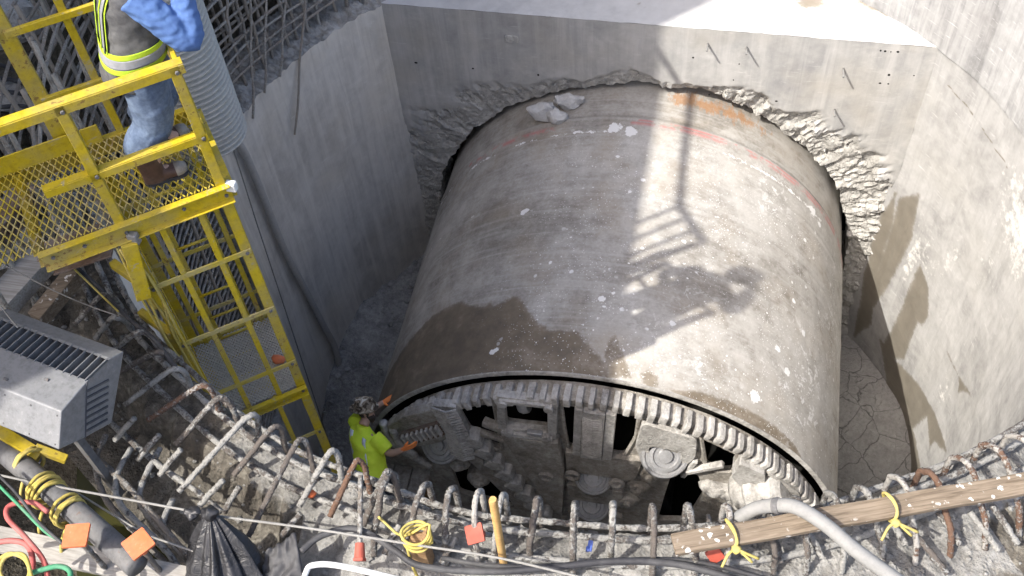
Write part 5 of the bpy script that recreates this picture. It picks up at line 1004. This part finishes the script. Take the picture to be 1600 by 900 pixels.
tag(build('grey_hose', MB().tube(resample(bez(P, 8), .03), .042, 14), 'grey_hose', smooth=True), 'thick pale grey hose bent over the long plank', 'hose')
m = MB().lathe([(.046, -.02), (.05, 0), (.046, .02)], at_z(1214, 790, ZR + .46), (at_z(1245, 793, ZR + .52) - at_z(1210, 790, ZR + .45)), 14); tag(build('hose_clamp', m, 'dark_steel'), 'dark clamp ring on the pale grey hose', 'clamp')
tp = at_z(770, 780, ZR + .85); m = MB(); m.lathe([(0, -1.1), (.024, -1.1), (.025, -.02), (.020, 0), (0, .0)], tp, UP, 14); tag(build('wooden_stake', m, 'stake_wood', smooth='auto'), 'round tan wooden stake standing upright at the rim', 'stake')
tp = at_z(652, 842, ZR + .25); wp = thing('wooden_post', (tp.x, tp.y, ZR - .1), 'split brown wooden post bound with yellow rope at the rim', 'post')
m = MB(); m.prism([(-.05, -.045), (.055, -.05), (.06, .04), (.02, .055), (-.045, .04)], (tp.x, tp.y, ZR - .35), (1, 0, 0), (0, 1, 0), UP, .60); m.prism([(.03, -.02), (.058, -.03), (.055, .035)], (tp.x, tp.y, ZR + .24), (1, 0, 0), (0, 1, 0), Vector((.1, .3, 1)), .10); build('timber', m, 'old_wood', wp, bevel=.006)
pts = [tp + Vector((cos(k * .5) * .085, sin(k * .5) * .08, -.04 + .004 * k + .012 * sin(k))) for k in range(40)] + [at_z(630, 838, ZR + .22), at_z(600, 815, ZR + .25), at_z(592, 808, ZR + .3)]; build('rope_binding', MB().tube(bez(pts, 3), .009, 7, .2), 'yellow_rope', wp, smooth=True)
build('rope_end', MB().tube(bez([tp + Vector((-.05, -.06, .0)), tp + Vector((-.03, -.10, -.2)), tp + Vector((.0, -.12, -.4))], 6), .009, 7, .2), 'yellow_rope', wp, smooth=True)
# protective caps on bar ends
def cap(px, py, z, rot, size, mat, label, tilt=(0, 0), upright=False):
    c_ = at_z(px, py, z); t_ = thing('rebar_cap', c_, label, 'cap'); Rm = Matrix.Translation(c_) @ Matrix.Rotation(tilt[0], 4, 'X') @ Matrix.Rotation(tilt[1], 4, 'Y') @ Matrix.Rotation(rot, 4, 'Z')
    m = MB(); h_ = size / 2; m.prism(rpoly([(-h_, -h_), (h_, -h_), (h_, h_), (-h_, h_)], .01), (0, 0, 0), (1, 0, 0), (0, 1, 0), UP, .018); m.v = [Rm @ v for v in m.v]; build('cap_plate', m, mat, t_, bevel=.005)
    m = MB(); m.lathe([(0, 0), (.034, 0), (.028, -.09), (.022, -.09), (.022, -.01), (0, -.01)], (0, 0, 0), UP, 14); m.v = [Rm @ v for v in m.v]; build('cap_sleeve', m, mat, t_, smooth='auto')
    m = MB(); m.tube(resample([Vector((0, 0, -.01)), Vector((0, 0, -.5))], .03), .017, 8, .3); m.v = [Rm @ v for v in m.v]; build('bar_end', m, 'rebar_grey', t_, smooth=True)
cap(120, 838, ZR + .55, .25, .145, 'orange_plastic', 'faded orange square bar cap nearest the bottom-left corner'); cap(217, 851, ZR + .45, .95, .15, 'orange_plastic', 'bright orange square bar cap turned cornerwise next to the black bag')
cap(743, 834, ZR + .20, .4, .115, 'red_plastic', 'red square bar cap beside the upright wooden stake', (.45, -.25)); cap(562, 872, ZR + .16, .1, .065, 'red_plastic', 'red bar cap lying below the split wooden post', (1.9, .2)); cap(1117, 866, ZR + .13, .7, .09, 'red_plastic', 'red bar cap just below the near end of the plank', (.9, .1))
m = MB(); m.lump(PF(.12, .3, ZD + .09), (.06, .045, .03), 8, 2, .3); tag(build('orange_rag', m, 'orange_plastic', smooth=True), 'small orange scrap on the mesh landing of the ladder cage', 'scrap')
m = MB(); m.lump(at_z(485, 771, ZR + .05), (.04, .03, .03), 5, 2, .3); tag(build('orange_scrap', m, 'orange_plastic', smooth=True), 'small orange scrap on the rim below the ladder cage', 'scrap')
m = MB(); m.box(at_z(922, 853, ZR + .05), (.03, .07, .02)); m.box(at_z(918, 858, ZR + .055), (.02, .03, .03)); tag(build('blue_scrap', m, 'blue_plastic', bevel=.005), 'small blue plastic scrap on the rim', 'scrap')
# black plastic bag hung from the rope
tie = at_z(328, 803, ZR + .42); m = MB(); nb = 120
def bag(i, j):
    t = j / 50; th = 2 * pi * i / nb; dwn = Vector((.16, -.42, -.55)) * t * 1.1
    r = .02 + .36 * t ** .85 * (1 - .35 * ss(.8, 1.0, t)); r *= 1 + .22 * sin(th * 7 + 1.3 * sin(3 * t + th)) * (1 - t * .4) + .12 * sin(th * 13 + t * 4) + .10 * fr(cos(th) * 2, sin(th) * 2, t * 3)
    return tie + dwn + Vector((cos(th) * r, sin(th) * r * .75, .10 * r * sin(th * 3)))
m.grid(nb, 51, bag, wrap=True); bg_ = thing('plastic_bag', tie - UP * .5, 'black plastic bag tied to the rope at the bottom edge', 'bag'); build('bag_body', m, 'black_plastic', bg_, smooth=True)
m = MB(); m.lump(tie + UP * .01, (.055, .045, .045), 2, 3, .5); m.lump(at_z(302, 800, ZR + .44), (.05, .04, .03), 6, 3, .6); build('bag_knot', m, 'black_plastic', bg_, smooth=True)
m = MB(); c0, c1, c2, c3 = at_z(462, 832, ZR + .22), at_z(415, 862, ZR + .12), at_z(400, 930, ZR + .05), at_z(480, 930, ZR + .08)
m.grid(20, 20, lambda i, j: c0.lerp(c1, i / 19).lerp(c3.lerp(c2, i / 19), j / 19) + UP * .05 * fr(i * .2, j * .2, 3)); o_ = build('plastic_sheet', m, 'black_rubber', smooth=True); tag(o_, 'dark plastic sheet lying right of the black bag', 'sheet'); o_.modifiers.new('s', 'SOLIDIFY').thickness = .006
# cables along the bottom
ztube('black_cable', [(470, 862), (500, 838), (545, 826), (580, 836), (620, 862), (660, 885), (760, 893), (850, 888), (960, 877), (1060, 882), (1150, 905)], ZR + .16, .022, 'black_rubber', 'thick black cable looping along the rim at the bottom', 'cable', 10)
ztube('black_cable', [(690, 872), (780, 885), (900, 882), (1010, 874), (1100, 880), (1200, 905)], ZR + .11, .016, 'black_rubber', 'thinner black cable lying beside the thick one on the rim', 'cable', 10)
ztube('white_conduit', [(470, 930), (478, 895), (490, 883), (530, 884), (620, 905), (680, 925)], ZR + .35, .018, 'white_plastic', 'bent white plastic conduit at the bottom edge', 'conduit', 10)
for k, (pts, mat, r, lab) in enumerate((([(-20, 850), (20, 845), (45, 855), (50, 890), (30, 930)], 'red_hose', .018, 'dull red hose curling up from the bottom-left corner'), ([(75, 925), (70, 880), (40, 840), (12, 810), (15, 790), (50, 785), (75, 800)], 'red_hose', .016, 'dull red hose bent in a wide loop left of the dark pipe'), ([(-10, 750), (30, 790), (70, 830), (95, 845)], 'green_hose', .010, 'thin green hose slanting below the rope coils'), ([(50, 895), (90, 885), (110, 895), (100, 925)], 'green_hose', .016, 'thick green hose end at the bottom-left corner'), ([(-10, 735), (25, 770), (60, 815), (98, 850)], 'black_rubber', .010, 'thin black cable slanting beside the green hose'), ([(-10, 880), (15, 865), (40, 875), (45, 900), (20, 915), (0, 895), (10, 870), (38, 868), (50, 905)], 'yellow_rope', .012, 'yellow cable coil in the bottom-left corner'))):
    ztube(mat if mat.endswith('hose') else ('cable' if 'cable' in lab else 'rope'), pts, ZR + .42 + .02 * k, r, mat, lab, 'hose' if 'hose' in mat else 'cable', 9)
m = MB(); m.beam(at_z(-60, 830, ZR + .12), at_z(330, 915, ZR + .02), .16, .05); tag(build('timber_board', m, 'grey_wood', bevel=.005), 'weathered pale board at the bottom-left corner', 'board')
# steel and timber at the left edge beside the platform
def slab(name, a, b, w_, h_, z1, z2, mat, lab, cat): m = MB(); m.beam(at_z(*a, z1), at_z(*b, z2), w_, h_); return tag(build(name, m, mat, bevel=.006), lab, cat)
def hbeam(a, b, z1, z2, lab):
    p, q = at_z(*a, z1), at_z(*b, z2); d_ = (q - p).normalized(); s_ = d_.cross(UP).normalized(); u_ = s_.cross(d_); m = MB(); m.beam(p, q, .012, .16); m.obox((p + q) / 2 + u_ * .085, (q - p) / 2, s_ * .085, u_ * .008); m.obox((p + q) / 2 - u_ * .085, (q - p) / 2, s_ * .085, u_ * .008); tag(build('steel_beam', m, 'brown_steel', bevel=.003), lab, 'beam')
hbeam((-60, 430), (48, 300), ZR + .55, ZR + .55, 'rusty brown steel beam at the left edge below the platform'); hbeam((75, 405), (165, 375), ZR + .55, ZR + .7, 'rusty steel beam end under the front of the platform')
slab('timber_baulk', (-40, 520), (75, 395), .22, .14, ZR + .25, ZR + .25, 'grey_wood', 'pale grey timber baulk slanting above the heater box', 'timber'); slab('timber_baulk', (58, 500), (120, 425), .12, .12, ZR + .2, ZR + .25, 'plank_wood', 'narrow brown timber beside the grey baulk', 'timber')
for k in range(5):
    x_, y_ = 4 + 10 * k, 118 + 26 * k * .8; ztube('black_hose', [(-40, y_ - 20 + 4 * k), (x_ + 5, y_ - 14), (x_ + 45, y_ + 10), (x_ + 62, y_ + 55), (x_ + 66, y_ + 90)], ZR - .1, .02, 'black_rubber', ['black hose arching highest behind the left end of the platform', 'black hose, second from the top behind the platform', 'black hose, third from the top behind the platform', 'black hose, fourth from the top behind the platform', 'black hose arching lowest behind the left end of the platform'][k], 'hose', 8)
m = MB(); m.lump(at_z(10, 30, ZR - .2), (.35, .3, .25), 3, 3, .4); tag(build('concrete_lump', m, 'rough_concrete', smooth='auto'), 'pale concrete lump at the top-left edge behind the platform', 'rubble'); m = MB(); m.lump(at_z(30, 150, ZR - .25), (.22, .2, .12), 9, 3, .4); tag(build('concrete_lump', m, 'rough_concrete', smooth='auto'), 'flat concrete lump under the black hoses behind the platform', 'rubble')
m = MB(); m.grid(40, 40, lambda i, j: at_z(120 + i * 5, 690 + j * 6, ZR - .74)); tag(build('water', m, 'water'), 'dark murky puddle in the hollow', kind='structure')
# stones and chips lying on the rim and mud
random.seed(21); m = MB()
for k in range(420):
    a_ = random.uniform(215, 352); R_ = random.uniform(4.66, 5.5); s_ = random.choice([.008, .01, .014, .018, .024]) * random.uniform(.7, 1.3); p = pol(a_, rim_top(a_, R_) + s_ * .3, R_); m.lump(p, (s_, s_ * random.uniform(.7, 1.2), s_ * .7), k, 1, .4)
tag(build('rim_gravel', m, 'rim_concrete', smooth=False), 'loose concrete chips scattered on the rim', 'gravel', kind='stuff')
m = MB()
for k in range(700):
    x_, y_ = random.uniform(-5.6, -3.3), random.uniform(6.5, 10.5); s_ = random.choice([.015, .02, .03, .05]) * random.uniform(.7, 1.3); m.lump((x_, y_, mud_l(x_, y_) + s_ * .2), (s_, s_, s_ * .7), k, 1, .4)
tag(build('mud_gravel', m, 'mud_grey'), 'loose stones on the grey mud bank', 'gravel', kind='stuff')
